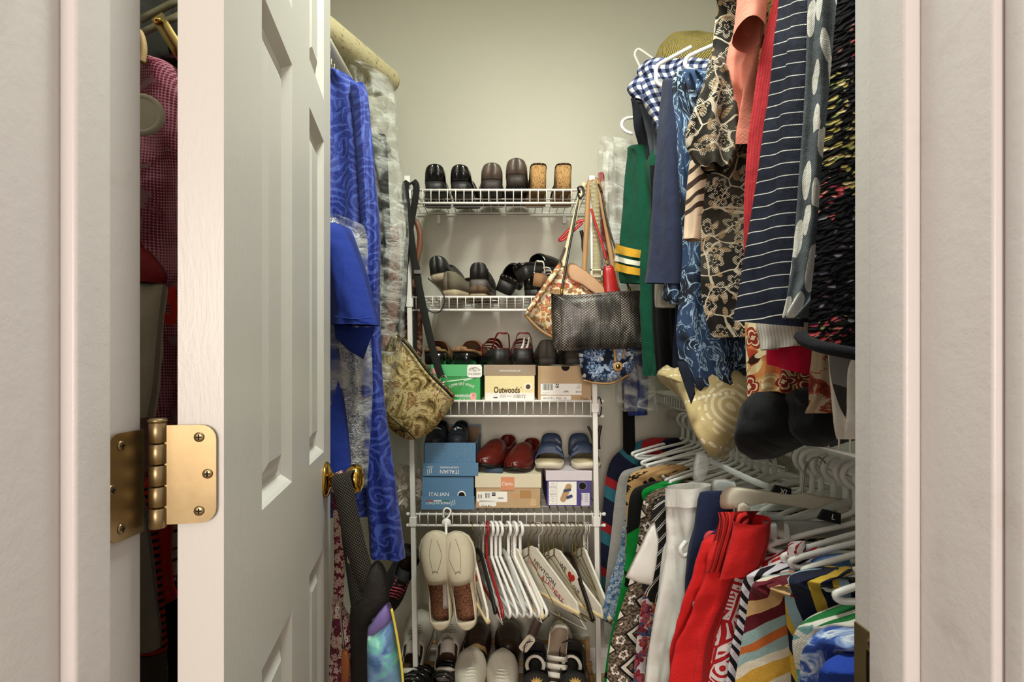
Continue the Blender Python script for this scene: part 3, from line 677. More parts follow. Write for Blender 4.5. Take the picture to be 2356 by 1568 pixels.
# shelf 2: a heap
z2 = shz(1)+.0045; g = 'heap of shoes on the second shelf'
a = make_shoe('shoe', 'beige-soled grey shoe lying under black ankle shoe', 'slipon', L=.24, W=.09, msole=leather('beige sole', '#a89a7c', .7), mup=leather('olive grey suede', '#6d6653', .85), min_=insl, group=g); place(a, 1030, 683, YF+.02, z=z2, yaw=60)
b = make_shoe('shoe', 'black ankle shoe with cream welt atop the heap by crossed strap', 'slipon', L=.23, W=.085, msole=leather('pale welt sole', '#9c917a', .7), mup=leather('slate black leather', '#22231f', .4), min_=insl, group=g); place(b, 1008, 640, YF+.03, z=z2+.055, yaw=78, pitch=-3, roll=-8)
c = make_shoe('shoe', 'worn tan-soled shoe lying flat beneath the black strapped clog', 'slipon', L=.24, W=.09, msole=leather('beige sole', '#a89a7c', .7), mup=insl, min_=insl, group=g); place(c, 1098, 684, YF+.02, z=z2-.0, yaw=84); c.scale = (1, 1, .45)
d = make_shoe('shoe', 'black clog with grey heel band and side strap', 'clog', L=.22, W=.085, msole=leather('grey band sole', '#55504a', .6), mup=blk2, min_=insl, maccent=blk, group=g); place(d, 1100, 670, YF+.03, z=z2+.022, yaw=86)
e = make_shoe('shoe', 'black mule tipped on its side between clogs', 'mule', L=.22, W=.085, msole=blk2, mup=blk, min_=insl, group=g); place(e, 1156, 680, YF+.03, z=z2+.012, yaw=80, pitch=18, roll=25)
f = make_shoe('shoe', 'glossy black mule on top of the heap near the white strap', 'mule', L=.23, W=.09, msole=blk2, mup=blk, min_=insl, group=g); place(f, 1203, 640, YF+.04, z=z2+.055, yaw=50, pitch=12, roll=-18)
h_ = make_shoe('shoe', 'small black shoe under the topmost mule, behind floral bag', 'loafer', L=.22, W=.085, msole=blk2, mup=blk, min_=insl, group=g); place(h_, 1222, 682, YF+.04, z=z2, yaw=70)
s_ = make_shoe('sandal', 'white strappy slide behind the floral bag on second shelf', 'strappy', L=.22, W=.085, msole=tan, mup=whl, min_=tan, group=g); place(s_, 1232, 655, YF+.03, z=z2+.035, yaw=62, roll=10); s_.scale = (.7, .7, .8)
# on the shelf-3 boxes
zb = P(0, 839, YX).z+.001; g = 'shoes standing on boxes'
pairs('tan suede clog with black heel at the left on green box', 'tan suede clog with black heel beside the red strappy sandal', dict(x=999, y=838, Y=YX+.015, z=zb, yaw=92), dict(x=1060, y=838, Y=YX+.012, z=zb, yaw=76), 'clog', kind='mule', msole=blk, mup=tan, min_=redl, group=g, L=.235, W=.10)
pairs('red strappy wedge sandal beside the tan clogs on cream box', 'red strappy wedge sandal with paper tucked inside', dict(x=1158, y=838, Y=YX+.012, z=zb, yaw=112), dict(x=1205, y=838, Y=YX+.015, z=zb, yaw=92), 'sandal', kind='strappy', msole=blk2, mup=redl, min_=redl, group=g, L=.235, W=.092)
pt = thing('paper_insert', 'white folded paper tucked in red sandal', 'paper', P(1200, 822, YX+.04))
for x, rz in ((1196, .5), (1207, .6)):
    c0 = P(x, 815, YX+.03); pm = MB(); q = P(x+11, 775, YX+.02); pm.ribbon([c0, c0.lerp(q, .5)+Vector((.004, .01, 0)), q], lambda t: .028*(1-.8*t), .0008, 6, (.6, .8, 0)); pm.obj('paper_sheet', plain('white paper', '#e8e4da', .7), pt)
pairs('charcoal slip-on shoe beside red sandal on kraft box', 'charcoal slip-on shoe partly hidden behind blue floral bag', dict(x=1259, y=840, Y=YX+.015, z=zb, yaw=88), dict(x=1322, y=840, Y=YX+.015, z=zb, yaw=90), 'shoe', kind='slipon', msole=leather('grey rubber', '#3c3a35', .7), mup=greyl, min_=greyl, group=g, L=.24, W=.084)
# on the shelf-4 boxes
zr = P(0, 1090, Y4).z+.001; g = 'shoes standing on boxes'
pairs('dark red leather shoe nearer the blue boxes', 'dark red leather shoe beside the navy sandals', dict(x=1172, y=1060, Y=Y4+.235, z=zr+.012, yaw=-112), dict(x=1226, y=1060, Y=Y4+.235, z=zr, yaw=-108), 'shoe', kind='loafer', msole=blk2, mup=redl, min_=insl, maccent=redl, group=g, L=.245, W=.094)
pairs('navy two-strap sandal next to the red shoes', 'navy two-strap sandal next to the rack post', dict(x=1270, y=1060, Y=Y4+.235, z=zr+.012, yaw=-97), dict(x=1326, y=1060, Y=Y4+.235, z=zr+.012, yaw=-86), 'sandal', kind='sandal', msole=sandc, mup=navyl, min_=footb, maccent=leather('navy buckle', '#56627c', .3), group=g, L=.235, W=.096)
rt = MB().tube([P(1118, 1081, Y4+.03), P(1157, 1083, Y4+.02)], .011, 14, flat=(.8, 1)); tag(rt.obj('rolled_cloth', plain('slate cloth roll', '#3d4c60', .85)), 'small slate blue roll lying under the red shoe toe', 'roll')
# jewelled shoes in the open box
jw = plain('jewel stones', '#b9c8c6', .15, .8, .1)
for x, lb in ((1016, 'dark shoe with jewelled rosette at the left in open blue box'), (1062, 'dark shoe with jewelled rosette at the right in open blue box')):
    j = make_shoe('jewelled_shoe', lb, 'slipon', L=.20, W=.07, msole=blk2, mup=leather('navy satin', '#171a24', .5), min_=insl, group='jewelled shoes in the open box'); place(j, x, 1018, Y4+.215, z=a_z if False else P(0, 1040, Y4).z, yaw=-90)
    r_ = MB(); rnd = random.Random(x); c0 = Vector((.150, 0, .069))
    for q in range(34):
        th_, rr_ = rnd.uniform(0, 6.28), rnd.uniform(0, .019); p = c0+Vector((math.cos(th_)*rr_*.8, math.sin(th_)*rr_, .006-rr_*.35)); s0 = rnd.uniform(.002, .0036)
        r_.lathe([(s0*.2, -s0), (s0, 0), (s0*.1, s0)], Matrix.Translation(p) @ Matrix.Rotation(rnd.uniform(0, 1), 4, 'X'), 6)
    r_.obj('rosette', jw, j, False)
# slip-ons hung on a shoe hanger from the fourth shelf
g = 'cream slip-ons on the shoe hanger'
slm = plain('cream chunky sole', '#d3c7ad', .75, var=.1, vscale=60., bump=.003, bscale=30.); prnt = Mt('printed lining', .8); prnt.color(prnt.mix(prnt.step(prnt.voro(prnt.ob, 120., 'DISTANCE_TO_EDGE'), .03, .06), '#4a2a1e', '#9a6c50'))
for x, rx, lb, mi in ((1003, 5, 'cream slip-on hanging from white shoe hanger, next to the rack post', False), (1047, 9, 'cream slip-on hanging from white shoe hanger, next to the hangers', True)):
    s_ = make_shoe('slip_on_shoe', lb, 'slipon', L=.285, W=.096, msole=slm, mup=crm, min_=prnt, group=g, flare=1.17)
    for pts_ in ([(.47, -.62), (.62, -.15), (.62, .15), (.47, .62)], [(.62, -.15), (.78, -.45), (.93, -.30)], [(.62, .15), (.80, .30), (.95, .18)]):
        MB().tube([(tt*.285, s0*outl(tt)*.048*1.02, lerp_tab(((0, .026), (.3, .022), (.9, .018), (1, .028)), tt)+lerp_tab(((.42, .05), (.55, .060), (.75, .048), (.9, .034), (1, .012)), tt)*math.cos(math.asin(min(1, abs(s0))**1.25))**.75+.0032) for tt, s0 in pts_], .0009, 5, 6).obj('seam', plain('seam thread', '#8f8672', .8), s_)
    top_ = P(x, 1212, YF-.04); Mx = frame(Vector((0, 0, 0)), (0, -.05, 1), (-1, 0, 0))     # toe up, upper towards the viewer
    s_.matrix_basis = Matrix.Translation(top_+Vector((math.sin(math.radians(rx))*.285, 0, -.283))) @ Matrix.Rotation(math.radians(-rx), 4, 'Y') @ Mx @ Matrix.Scale(-1 if mi else 1, 4, (0, 1, 0))
sh = thing('shoe_hanger', 'white plastic shoe hanger with round disc on the wire shelf', 'hanger', P(1028, 1180, YF-.02))
hp = [P(1020, 1190, YF-.004), P(1021, 1174, YF-.006), P(1028, 1168, YF-.004), P(1037, 1174, YF-.004), P(1033, 1186, YF-.01), P(1027, 1193, YF-.022), P(1026, 1200, YF-.03)]
MB().tube(hp, .0032, 8, 6).obj('hook', plastic_w, sh); MB().tube([P(1026, 1200, YF-.05), P(1029, 1315, YF-.085)], .0042, 8).obj('stem', plastic_w, sh)
MB().lathe([(.001, -.002), (.0145, -.002), (.0145, .002), (.001, .002)], frame(P(1027, 1202, YF-.045), (1, 0, 0), (0, 0, 1)), 24).obj('disc', plastic_w, sh)
MB().tube([P(1029, 1315, YF-.085), P(1031, 1330, YF-.09), P(1032, 1395, YF-.07)], lambda t: .008+.012*math.sin(min(1, t*1.6)*1.57), 10, 5, (.35, 1)).obj('shoe_plate', plain('satin white plastic', '#c9c2b8', .3), sh)
# trail shoe hung on the rack side
tr = make_shoe('trail_shoe', 'black running shoe with pink laces hanging beside the rack post', 'sneaker', L=.235, W=.088, msole=blk2, mup=leather('black mesh', '#151314', .8), min_=insl, maccent=plain('pink lacing', '#c24a68', .6))
p = P(946, 1250, YF+.10); tr.matrix_basis = Matrix.Translation(p) @ Matrix.Rotation(math.radians(14), 4, 'Y') @ frame((0, 0, 0), (-.2, -.06, -1), (.95, .3, -.208))
MB().tube([p+Vector((0, 0, -.01)), P(945, 1215, YF+.06), P(948, 1205, YF+.02)], .002, 6, 4).obj('shoe_hook', plastic_w, None) if False else None

# floor rack shoes: toes up and away
g = 'shoes on the low wooden rack'
def lowshoe(kind, x, y, Y, lb, yaw=90., pitch=28., mir=False, **kw):
    s_ = make_shoe(kw.pop('name', 'sneaker'), lb, kind, group=g, **kw); L = kw.get('L', .27); p = P(x, y, Y)      # reading: toe tip
    d = Vector((math.cos(math.radians(yaw))*math.cos(math.radians(pitch)), math.sin(math.radians(yaw))*math.cos(math.radians(pitch)), math.sin(math.radians(pitch))))
    q = p-d*L; s_.matrix_basis = Matrix.Translation(q) @ Matrix.Rotation(math.radians(yaw), 4, 'Z') @ Matrix.Rotation(math.radians(-pitch), 4, 'Y') @ Matrix.Scale(-1 if mir else 1, 4, (0, 1, 0)); return s_
gw = leather('grey white leather', '#b9b3a6', .5, .06); glace = plain('grey lace', '#857d70', .85)
lowshoe('sneaker', 972, 1420, 2.03, 'pale grey lace-up sneaker in the rear row behind the rack post', L=.27, W=.104, msole=whs, mup=gw, min_=insl, maccent=glace)
lowshoe('sneaker', 1044, 1418, 2.03, 'pale grey lace-up sneaker in the rear row beneath the cream slip-ons', mir=True, L=.27, W=.106, msole=whs, mup=gw, min_=insl, maccent=glace)
meshm = Mt('cream mesh', .8, .2); mu, mv, _ = meshm.sep(meshm.uv); meshm.color(meshm.mix(meshm.step((mu*900.).sin()*(mv*900.).sin(), .1, .5), '#d8d0bf', '#a99f8c'))
lowshoe('sneaker', 1087, 1506, 1.86, 'cream mesh sneaker in the front row beside black sandal', L=.28, W=.103, msole=whs, mup=meshm, min_=insl, maccent=wlace)
lowshoe('sneaker', 1157, 1510, 1.86, 'cream mesh sneaker in the front row in the middle of the rack', mir=True, L=.28, W=.103, msole=whs, mup=meshm, min_=insl, maccent=wlace)
dkb = leather('dark brown gloss leather', '#2a1a12', .3)
lowshoe('loafer', 1102, 1440, 2.03, 'dark brown shoe with tan band behind cream mesh sneakers', name='shoe', L=.26, W=.095, msole=blk2, mup=dkb, min_=insl, maccent=leather('tan band leather', '#b48a58', .6))
lowshoe('loafer', 1170, 1440, 2.03, 'dark brown shoe behind the hanger ends', name='shoe', L=.26, W=.095, msole=blk2, mup=dkb, min_=insl, mir=True)
lowshoe('slipon', 1285, 1440, 2.0, 'beige slip-on sneaker upright beneath the wrapped hangers', name='shoe', L=.26, W=.085, msole=slm, mup=crm, min_=tan, pitch=35)
lowshoe('clog', 1312, 1478, 1.98, 'olive and tan trail shoe behind the embroidered clog near outlet', name='shoe', L=.26, W=.09, msole=leather('olive sole', '#8a7a4c', .7), mup=leather('olive mesh', '#4f4630', .8), min_=insl, pitch=32)
blw = leather('black suede', '#1c1815', .8, .3); whr = plain('white heel ring', '#cfc4b4', .5)
for x, lb, mi in ((1230, 'black embroidered clog with open heel next to cream mesh sneaker', False), (1312, 'black embroidered clog with open heel next to the rack post', True)):
    s_ = make_shoe('embroidered_clog', lb, 'clog', L=.25, W=.105, msole=blk2, mup=blw, min_=blk2, group=g)
    p = P(x, 1520, 1.80); s_.matrix_basis = Matrix.Translation((p.x, 1.83, .175)) @ Matrix.Rotation(math.radians(-90), 4, 'Z') @ Matrix.Rotation(math.radians(18), 4, 'Y') @ Matrix.Scale(-1 if mi else 1, 4, (0, 1, 0))
    MB().tube([(.066-.036*math.cos(-2.1+a_*.4667), .027*math.sin(-2.1+a_*.4667), .050) for a_ in range(10)], .006, 8, 3, (.5, 1)).obj('heel_ring', whr, s_)
    fl = MB()
    for q in range(5):
        an = (q-2)*.5; fl.tube([(.165, 0, .082), (.165-.022*math.cos(an), .022*math.sin(an), .088)], lambda t: .0055*math.sin(math.pi*min(.98, t+.05)), 6, 5, (.4, 1))
    fl.obj('embroidery', plain('gold thread', '#b98f4e', .5, .5, .3), s_)
for x, y, yw, lb, Y in ((934, 1552, 80, 'black strappy sandal behind the rack post at the floor', 1.70), (1012, 1545, 86, 'black sandal with grey insole in front of the grey sneakers', 1.72)):
    s_ = make_shoe('sandal', lb, 'strappy', L=.25, W=.10, msole=blk2, mup=blk, min_=leather('dark insole', '#2e2622', .7), group=g)
    p = P(x, y, Y); s_.matrix_basis = Matrix.Translation((p.x, Y-.10, .085)) @ Matrix.Rotation(math.radians(yw), 4, 'Z') @ Matrix.Rotation(math.radians(-12), 4, 'Y')
    if x > 1000: MB().tube([(.21, -.022, .035), (.225, -.012, .036), (.232, 0, .036), (.225, .012, .036), (.21, .022, .035), (.17, .024, .034)], .005, 8, 4, (.4, 1)).obj('toe_ring', whr, s_)
# cream sandal with branded insole hanging in front of the rack
s_ = make_shoe('sandal', 'cream strappy sandal tipped over between hangers and embroidered clogs', 'strappy', L=.22, W=.085, msole=slm, mup=whl, min_=leather('taupe insole', '#8c7a66', .8), group=g)
p = P(1283, 1440, 1.86); s_.matrix_basis = Matrix.Translation(p) @ frame((0, 0, 0), (-.12, -.45, -.9), (1, 0, -.1))
tagm = plain('cream hang tag', '#cfc5b0', .7); ht = thing('shoe_insole_tag', 'cream lettered shoe flap between cream sneakers and beige sandal', 'shoe', P(1215, 1500, 1.78), g)
tM = frame(P(1213, 1478, 1.80), (.55, -.15, .8), (-.8, .1, .55)); MB().plate(rrect(.062, .032, .011), .006, tM).obj('flap', tagm, ht, False); text('SKECHERS', .0135, ink, tM @ Matrix.Translation((0, 0, .0064)), ht, .045)
MB().ribbon([tM @ Vector((.02, 0, -.002)), tM @ Vector((.08, .012, -.015)), tM @ Vector((.11, 0, -.04))], .03, .004, 6).obj('strap', leather('brown insole', '#3b2c22', .7), ht)
# ------------------------------------------------------------------ patterned fabrics
def fin(m, wv=900, d=.0006):
    m.b.inputs['Sheen Weight'].default_value *= .3; m.cloth(wv, d); return m
def pat_paisley(name, c0, c1, scale=9., rough=.6, freq=34., sheen=.3, c2=None):
    m = Mt(name, rough, .35, sheen=sheen); uv = m.warp(m.uv, 16., .05); dx, dy, r = m.cells(uv, scale)
    rad = m.math('SQRT', dx*dx+dy*dy); th = m.math('ARCTAN2', dy, dx)
    f = m.step((rad*freq+th*2.).sin(), .25, .7); g = m.step((m.noise(uv, 60., 3.)*40.).sin(), .3, .7)
    c = m.mix(f*.75, c0, c1); c = m.mix(g*.3, c, c1)
    if c2: c = m.mix(m.step(r[1], .6, .62)*m.step(rad, .35, .3), c, c2)
    m.color(c); return fin(m)
def pat_hstripes(name, cols, period, rough=.85, sheen=.2, slant=0., wob=.004, vert=False):
    """cols: (start 0..1, colour)."""
    m = Mt(name, rough, .2, sheen=sheen); u, v, _ = m.sep(m.warp(m.uv, 12., wob))
    t = ((u if vert else v)+(v if vert else u)*slant)*(1/period)
    m.color(m.ramp(t.fr(), cols, True)); return fin(m)
def pat_blotch(name, stops, scale=20., detail=4., dist=1.5, rough=.8, const=True, sheen=.1, stretch=(1, 1)):
    m = Mt(name, rough, .25, sheen=sheen); u, v, _ = m.sep(m.uv)
    m.color(m.ramp(m.noise(m.comb(u*stretch[0], v*stretch[1]), scale, detail, .6, dist), stops, const)); return fin(m)
def pat_lace(name, dark, light, mid, scale=16.):
    m = Mt(name, .75, .2, sheen=.1); uv = m.warp(m.uv, 20., .02)
    e, rad, r = m.flower(uv, scale, 5, .47); u, v, _ = m.sep(m.uv)
    net = m.step((u*1500.).sin()*(v*1500.).sin(), -.1, .2)
    petal = (e < 1.)*(1-(e < .62)*(e > .28))*net
    l, x, y, r2 = m.leaf(m.vadd(uv, (.31, .17, 0.)), scale*1.7, .44, .19); vein = m.step((x*40.).sin(), -.2, .3)
    st = m.voro(uv, scale*.8, 'DISTANCE_TO_EDGE'); stem = (st < .022)
    c = m.mix(m.step(m.noise(uv, 9., 2.), .45, .55), dark, '#3a362e'); c = m.mix(stem*.8, c, light); c = m.mix((l < 1.)*(r2[1] > .35)*(vein*.6+.4), c, mid); c = m.mix(petal, c, light); c = m.mix((e < .16), c, dark)
    m.color(c); return fin(m)
def pat_leaves(name, bg, cols, scale=10., a=.46, b=.13, spread=1.2, base=1.2, veins=0., bg2=None, rand=.9):
    m = Mt(name, .8, .2, sheen=.1); uv = m.uv
    c = m.mix(m.noise(uv, 8., 3.), bg, bg2 or bg)
    for k, col in enumerate(cols):
        l, x, y, r = m.leaf(m.vadd(m.warp(uv, 15., .012), (.137*k, .31*k, 0.)), scale*(1+.15*k), a, b, rand, spread, base)
        f = (l < 1.)
        if veins: f = f*m.step((x*veins+y.ab()*veins*1.2).sin(), -.5, -.2)
        c = m.mix(f, c, col)
    m.color(c); return fin(m)
def pat_floral(name, bg, cols, scale=14., petals=5, size=.42, bg2=None, sheen=.1):
    m = Mt(name, .8, .2, sheen=sheen); uv = m.warp(m.uv, 18., .02); c = m.mix(m.step(m.noise(uv, 14., 3.), .45, .55), bg, bg2 or bg)
    for k, (c1, c2) in enumerate(cols):
        q = m.vadd(uv, (.171*k, .113*k, 0.)); l, x, y, r = m.leaf(q, scale*1.4, .4, .15); c = m.mix((l < 1.)*(r[1] > .45), c, c2)
        e, rad, r = m.flower(q, scale*(1+.25*k), petals, size); c = m.mix((e < 1.)*(r[2] > .3), c, c1); c = m.mix((e < .75)*(e > .6)*(r[2] > .3), c, c2); c = m.mix((e < .25), c, c2)
    m.color(c); return fin(m)
def pat_leopard(name, bg, spot, mid, scale=55.):
    m = Mt(name, .85, .2, sheen=.2); uv = m.warp(m.uv, 40., .012); d = m.voro(uv, scale); n = m.noise(uv, 90., 2.)
    c = m.mix((d < .30), bg, mid); c = m.mix((d < .47)*(d > .2)*(n > .42), c, spot); m.color(c); return fin(m)
def pat_gingham(name, a, b, mid, k=1/.024):
    m = Mt(name, .85, .2); u, v, _ = m.sep(m.uv); x = ((u+v*.25)*k).fr() < .5; y = ((v-u*.25)*k).fr() < .5
    m.color(m.ramp((x+y)*.5, [(0, a), (.3, mid), (.8, b)], True)); return fin(m)
def pat_zigzag(name, bg, line, mid, k=14.):
    m = Mt(name, .85, .2); uv = m.warp(m.uv, 20., .008); u, v, _ = m.sep(uv)
    z = ((v*12.).fr()-.5).ab()*1.0; t = (u*k+z*1.2).fr(); n = m.step(m.noise(uv, 170., 3.), .45, .55)
    c = m.mix(n, bg, mid); c = m.mix((t < .16), c, line); c = m.mix((t > .16)*(t < .22), c, '#141210'); c = m.mix((t > .9), c, '#141210')
    e, rad, r = m.flower(m.vadd(uv, (.2, .4, 0.)), 26., 5, .34); c = m.mix((e < 1.)*(e > .55)*(t > .4)*(t < .8), c, '#d9cfc4'); m.color(c); return fin(m)
def pat_snake(name):
    m = Mt(name, .32, .5); uv = m.warp(m.uv, 9., .015); u, v, _ = m.sep(uv)
    a = ((u*.8+v)*400.); b = ((u*.8-v)*400.); d = a.sin()*b.sin(); s_ = m.step(d.ab(), .15, .6)
    n = m.noise(m.comb(u*3., v), 7., 3., .6); lt = m.ramp(n, [(.3, '#1d1b18'), (.45, '#544e46'), (.58, '#a0968a'), (.72, '#3a3632')])
    seam = ((u*17.).fr() < .03)
    c = m.mix(s_, '#0d0c0b', lt); c = m.mix(m.step(m.noise(uv, 6., 2.), .5, .62)*.7, c, '#12110f'); c = m.mix(seam, c, '#0d0c0b'); m.color(c); m.bump(s_, .0012); return m
def pat_halftone(name, c0, c1, accent):
    m = Mt(name, .7, .3, sheen=.1); u, v, _ = m.sep(m.uv); x = ((u*190.).fr()-.5); y = ((v*190.).fr()-.5); d = m.math('SQRT', x*x+y*y)
    n = m.noise(m.uv, 11., 3., .55, .8); dots = (d < n*1.15-.12); uvw = m.warp(m.uv, 9., .10); sw = m.noise(uvw, 9., 1.)
    c = m.mix(dots, c0, c1); c = m.mix(m.step(n, .56, .58), c, '#8a5f64'); c = m.mix((sw > .60)*(sw < .66), c, accent); c = m.mix((sw < .30), c, '#2a0f16'); m.color(c); return fin(m, 700)
def pat_graphic(name, bg, ln, scale=15.):
    """Bold nested shapes: rings in cells and bands."""
    m = Mt(name, .85, .2); uv = m.warp(m.uv, 12., .01); dx, dy, r = m.cells(uv, scale)
    d1 = m.math('MAXIMUM', dx.ab(), dy.ab()); d2 = m.math('SQRT', dx*dx+dy*dy); d = m.math('MAXIMUM', dy*1.6, dx.ab()*1.2-dy*.7)
    k = (r[0] > .5); q = k*d+(1-k)*d2; f = ((q*34.).sin() > .15); st = m.voro(uv, scale, 'DISTANCE_TO_EDGE'); f = m.math('MAXIMUM', f*(st > .06), (st < .03))
    m.color(m.mix(f, bg, ln)); return fin(m)
def pat_letters(name, bg, c1, c2):
    m = Mt(name, .85, .2); u, v, _ = m.sep(m.uv); row = m.math('FLOOR', v*22.); x = m.math('FLOOR', u*60.); y = m.math('FLOOR', v*110.)
    n = m.noise(m.comb(x*.61+row*3.1, y*.73), 3.7, 0.); k = m.noise(m.comb(row*1.7, u*2.), 2.3, 1.)
    gap = ((v*22.).fr() < .16); c = m.mix((k > .5), c1, c2); m.color(m.mix((n > .47)*(1-gap), bg, c)); return fin(m)
plastic = Mt('clear garment plastic', .12, .6)
pn = plastic.math('ADD', plastic.voro(plastic.warp(plastic.uv, 14., .08), 26.), plastic.noise(plastic.warp(plastic.uv, 10., .10), 40., 4., .65, 1.2)*.6)
plastic.color('#e9ebe2'); plastic.bump(pn, .02, .9); plastic.put(plastic.b.inputs['Alpha'], plastic.step(pn, .62, 1.05)*.34+.05)
clearp = Mt('clear hard plastic', .08, .6); clearp.color('#dfe2dd'); clearp.put(clearp.b.inputs['Alpha'], .38)

def pouch(name, outline, Y, th, mat, parent=None, label=None, ny=None, amp=.0, seed=0., rings=7, smooth=3, puff=.5):
    """Stuffed shape (bag, cushion): a closed outline of image readings (x, y[, Y]) with thickness th."""
    pts = [P(p[0], p[1], p[2] if len(p) > 2 else Y) for p in outline]
    if smooth: pts = catmull(pts, smooth, True)
    c = sum(pts, Vector())/len(pts); n = Vector()
    for i in range(len(pts)): n += (pts[i]-c).cross(pts[(i+1) % len(pts)]-c)
    n.normalize()
    if n.y > 0: n = -n
    ux = Vector((1, 0, 0)); ux = (ux-n*ux.dot(n)).normalized(); uy = n.cross(ux); N = len(pts)
    m = MB(); vs_ = []; uvs = []
    for side in (1, -1):
        for k in range(rings+1):
            f = 1-k/rings
            for p in pts:
                q = c.lerp(p, f if k < rings else .02); h = th/2*max(0., 1-f**3)**puff
                w_ = amp*nz(q.x*14+seed, q.z*14, seed)*(1-f**6)+amp*.5*nz(q.x*34, q.z*34+seed, seed+5)*(1-f**6)
                q2 = q+n*(side*h+w_); vs_.append(q2); d = q-c; uvs.append((d.dot(ux)+(0 if side > 0 else .4), d.dot(uy)))
    S = (rings+1)*N
    for side in (0, 1):
        o = side*S
        for k in range(rings):
            for i in range(N):
                a, b, e, d = o+k*N+i, o+k*N+(i+1) % N, o+(k+1)*N+(i+1) % N, o+(k+1)*N+i
                m.f.append((a, b, e, d) if side == 0 else (d, e, b, a))
        m.f.append(tuple(o+rings*N+i for i in range(N)) if side == 0 else tuple(o+rings*N+i for i in reversed(range(N))))
    for i in range(N): m.f.append((i, S+i, S+(i+1) % N, (i+1) % N))
    m.v, m.uv = vs_, uvs
    return link(name, m.data(name, mat), parent, label)

# ------------------------------------------------------------------ left side of the closet
rodm = whitecoat; ch0 = plain('hook steel', '#b5b2aa', .25, .5, 1.)
def closet_shelf(name, label, x_front, x_back, z, y0, y1, rod, seg=None):
    t = thing(name, label, 'shelf', (x_back, y0, z)); s_ = 1 if x_back > x_front else -1
    m = MB(); n = int((y1-y0)/.027)
    for k in range(n):
        y = y0+.01+(y1-y0-.02)*k/(n-1); m.tube([(x_front, y, z-.030), (x_front, y, z+.002), (x_front+s_*.006, y, z+.004), (x_back, y, z+.004)], .0015, 5)
    m.obj('wires', rodm, t)
    for x, zz, r in ((x_front, z, .003), (x_front, z-.030, .003), (x_front+s_*.12, z, .0026), (x_back-s_*.01, z, .0028)): MB().tube([(x, y0, zz), (x, y1, zz)], r, 8).obj('rail', rodm, t)
    MB().tube([(rod[0], y0, rod[1]), (rod[0], y1, rod[1])], .0125, 14).obj('hanging_rod', rodm, t)
    return t
closet_shelf('closet_shelf', 'white wire shelf high above the blue clothes', -.52, XL, 2.055, .47, YB-.002, (-.47, 1.985))
# padded board on the shelf
bdm = Mt('tan speckled board cover', .85, .2); bu, bv, bw = bdm.sep(bdm.ob)
bdm.color(bdm.mix(bdm.step(bdm.noise(bdm.comb(bu*1.6, bv*.5, bw*1.6), 90., 3., .7), .56, .66), '#c2b68f', '#85774f')); bdm.bump(bdm.noise(bdm.ob, 150., 3.), .001)
e0 = P(884, 196, 1.86); dirb = Vector((-.40, -.90, .02)).normalized(); side = Vector((dirb.y, -dirb.x, 0)).normalized(); upv = side.cross(dirb); upv = upv if upv.z > 0 else -upv
prof = [(-.075, -.022), (-.05, -.042), (.035, -.042), (.075, -.022), (.078, .012), (.045, .036), (-.045, .036), (-.078, .012)]
vb = []; n = len(prof)
for k, (d, sc_) in enumerate(((-.004, .80), (.014, .97), (.03, 1), (.75, 1))): vb += [e0+dirb*d+side*(x*sc_)+upv*(y*sc_) for x, y in prof]
mbd = MB().add(vb, [(k*n+i, k*n+(i+1) % n, (k+1)*n+(i+1) % n, (k+1)*n+i) for k in range(3) for i in range(n)]+[tuple(range(n-1, -1, -1)), tuple(3*n+i for i in range(n))])
bo = mbd.obj('padded_board', bdm, None, True); tag(bo, 'tan speckled padded board end jutting from the upper shelf', 'board'); md = bo.modifiers.new('edge', 'BEVEL'); md.width = .012; md.segments = 3
# blue satin paisley robe
bluep = pat_paisley('royal blue paisley satin', '#15277f', '#4a61b8', 11., .42, 30., .2)
rb = thing('satin_robe', 'royal blue paisley satin robe hanging behind the door', 'robe', P(770, 1270, 1.36))
drape('robe_body', bluep, pr(1.42, 1.36, (160, 700, 778), (176, 690, 806), (205, 680, 828), (260, 672, 838), (330, 668, 850), (420, 664, 862), (520, 660, 870), (700, 655, 872), (900, 655, 876), (1050, 655, 880), (1180, 655, 880)), .07, rb, 2.5, .016, 1)
drape('sleeve', bluep, pr(1.32, 1.34, (188, 806, 833), (230, 812, 840), (300, 818, 850), (430, 826, 864), (540, 832, 875), (700, 828, 874), (860, 830, 880), (960, 832, 890), (1050, 834, 903), (1150, 842, 916), (1215, 848, 925), (1262, 850, 931), (1280, 852, 933)), .06, rb, 1.4, .008, 2)
MB().tube([P(752, 168, 1.39), P(744, 140, 1.39), Vector((-.47, 1.40, 1.955)), Vector((-.462, 1.40, 1.998)), Vector((-.485, 1.40, 1.985))], .002, 6, 5).obj('hanger_hook', ch0, rb)
# plastic-covered garments further back
pb = thing('garment_bag', 'clear plastic garment bag behind the blue robe', 'garment bag', P(880, 950, 1.72))
drape('plastic_cover', plastic, pr(1.74, 1.66, (118, 770, 800), (150, 775, 850), (185, 780, 898), (240, 790, 908), (330, 800, 912), (430, 820, 926), (520, 835, 933), (590, 838, 930), (680, 845, 924), (780, 852, 912), (860, 858, 898), (940, 862, 882)), .10, pb, 3., .02, 5, wr=.012)
drape('black_garment', fabric('black velvet', '#0c0b0d', .8, .4), pr(1.74, 1.70, (308, 848, 884), (330, 846, 889), (420, 850, 892), (560, 850, 895), (760, 850, 880)), .03, pb, 1.5, .006, 6)
drape('brown_garment', pat_blotch('pink brown brocade', [(0, '#4a2e26'), (.42, '#8d6a5a'), (.55, '#b09486'), (.62, '#6b4238')], 30.), pr(1.76, 1.72, (520, 862, 915), (600, 862, 920), (720, 862, 915), (800, 862, 900)), .03, pb, 1.5, .006, 7)
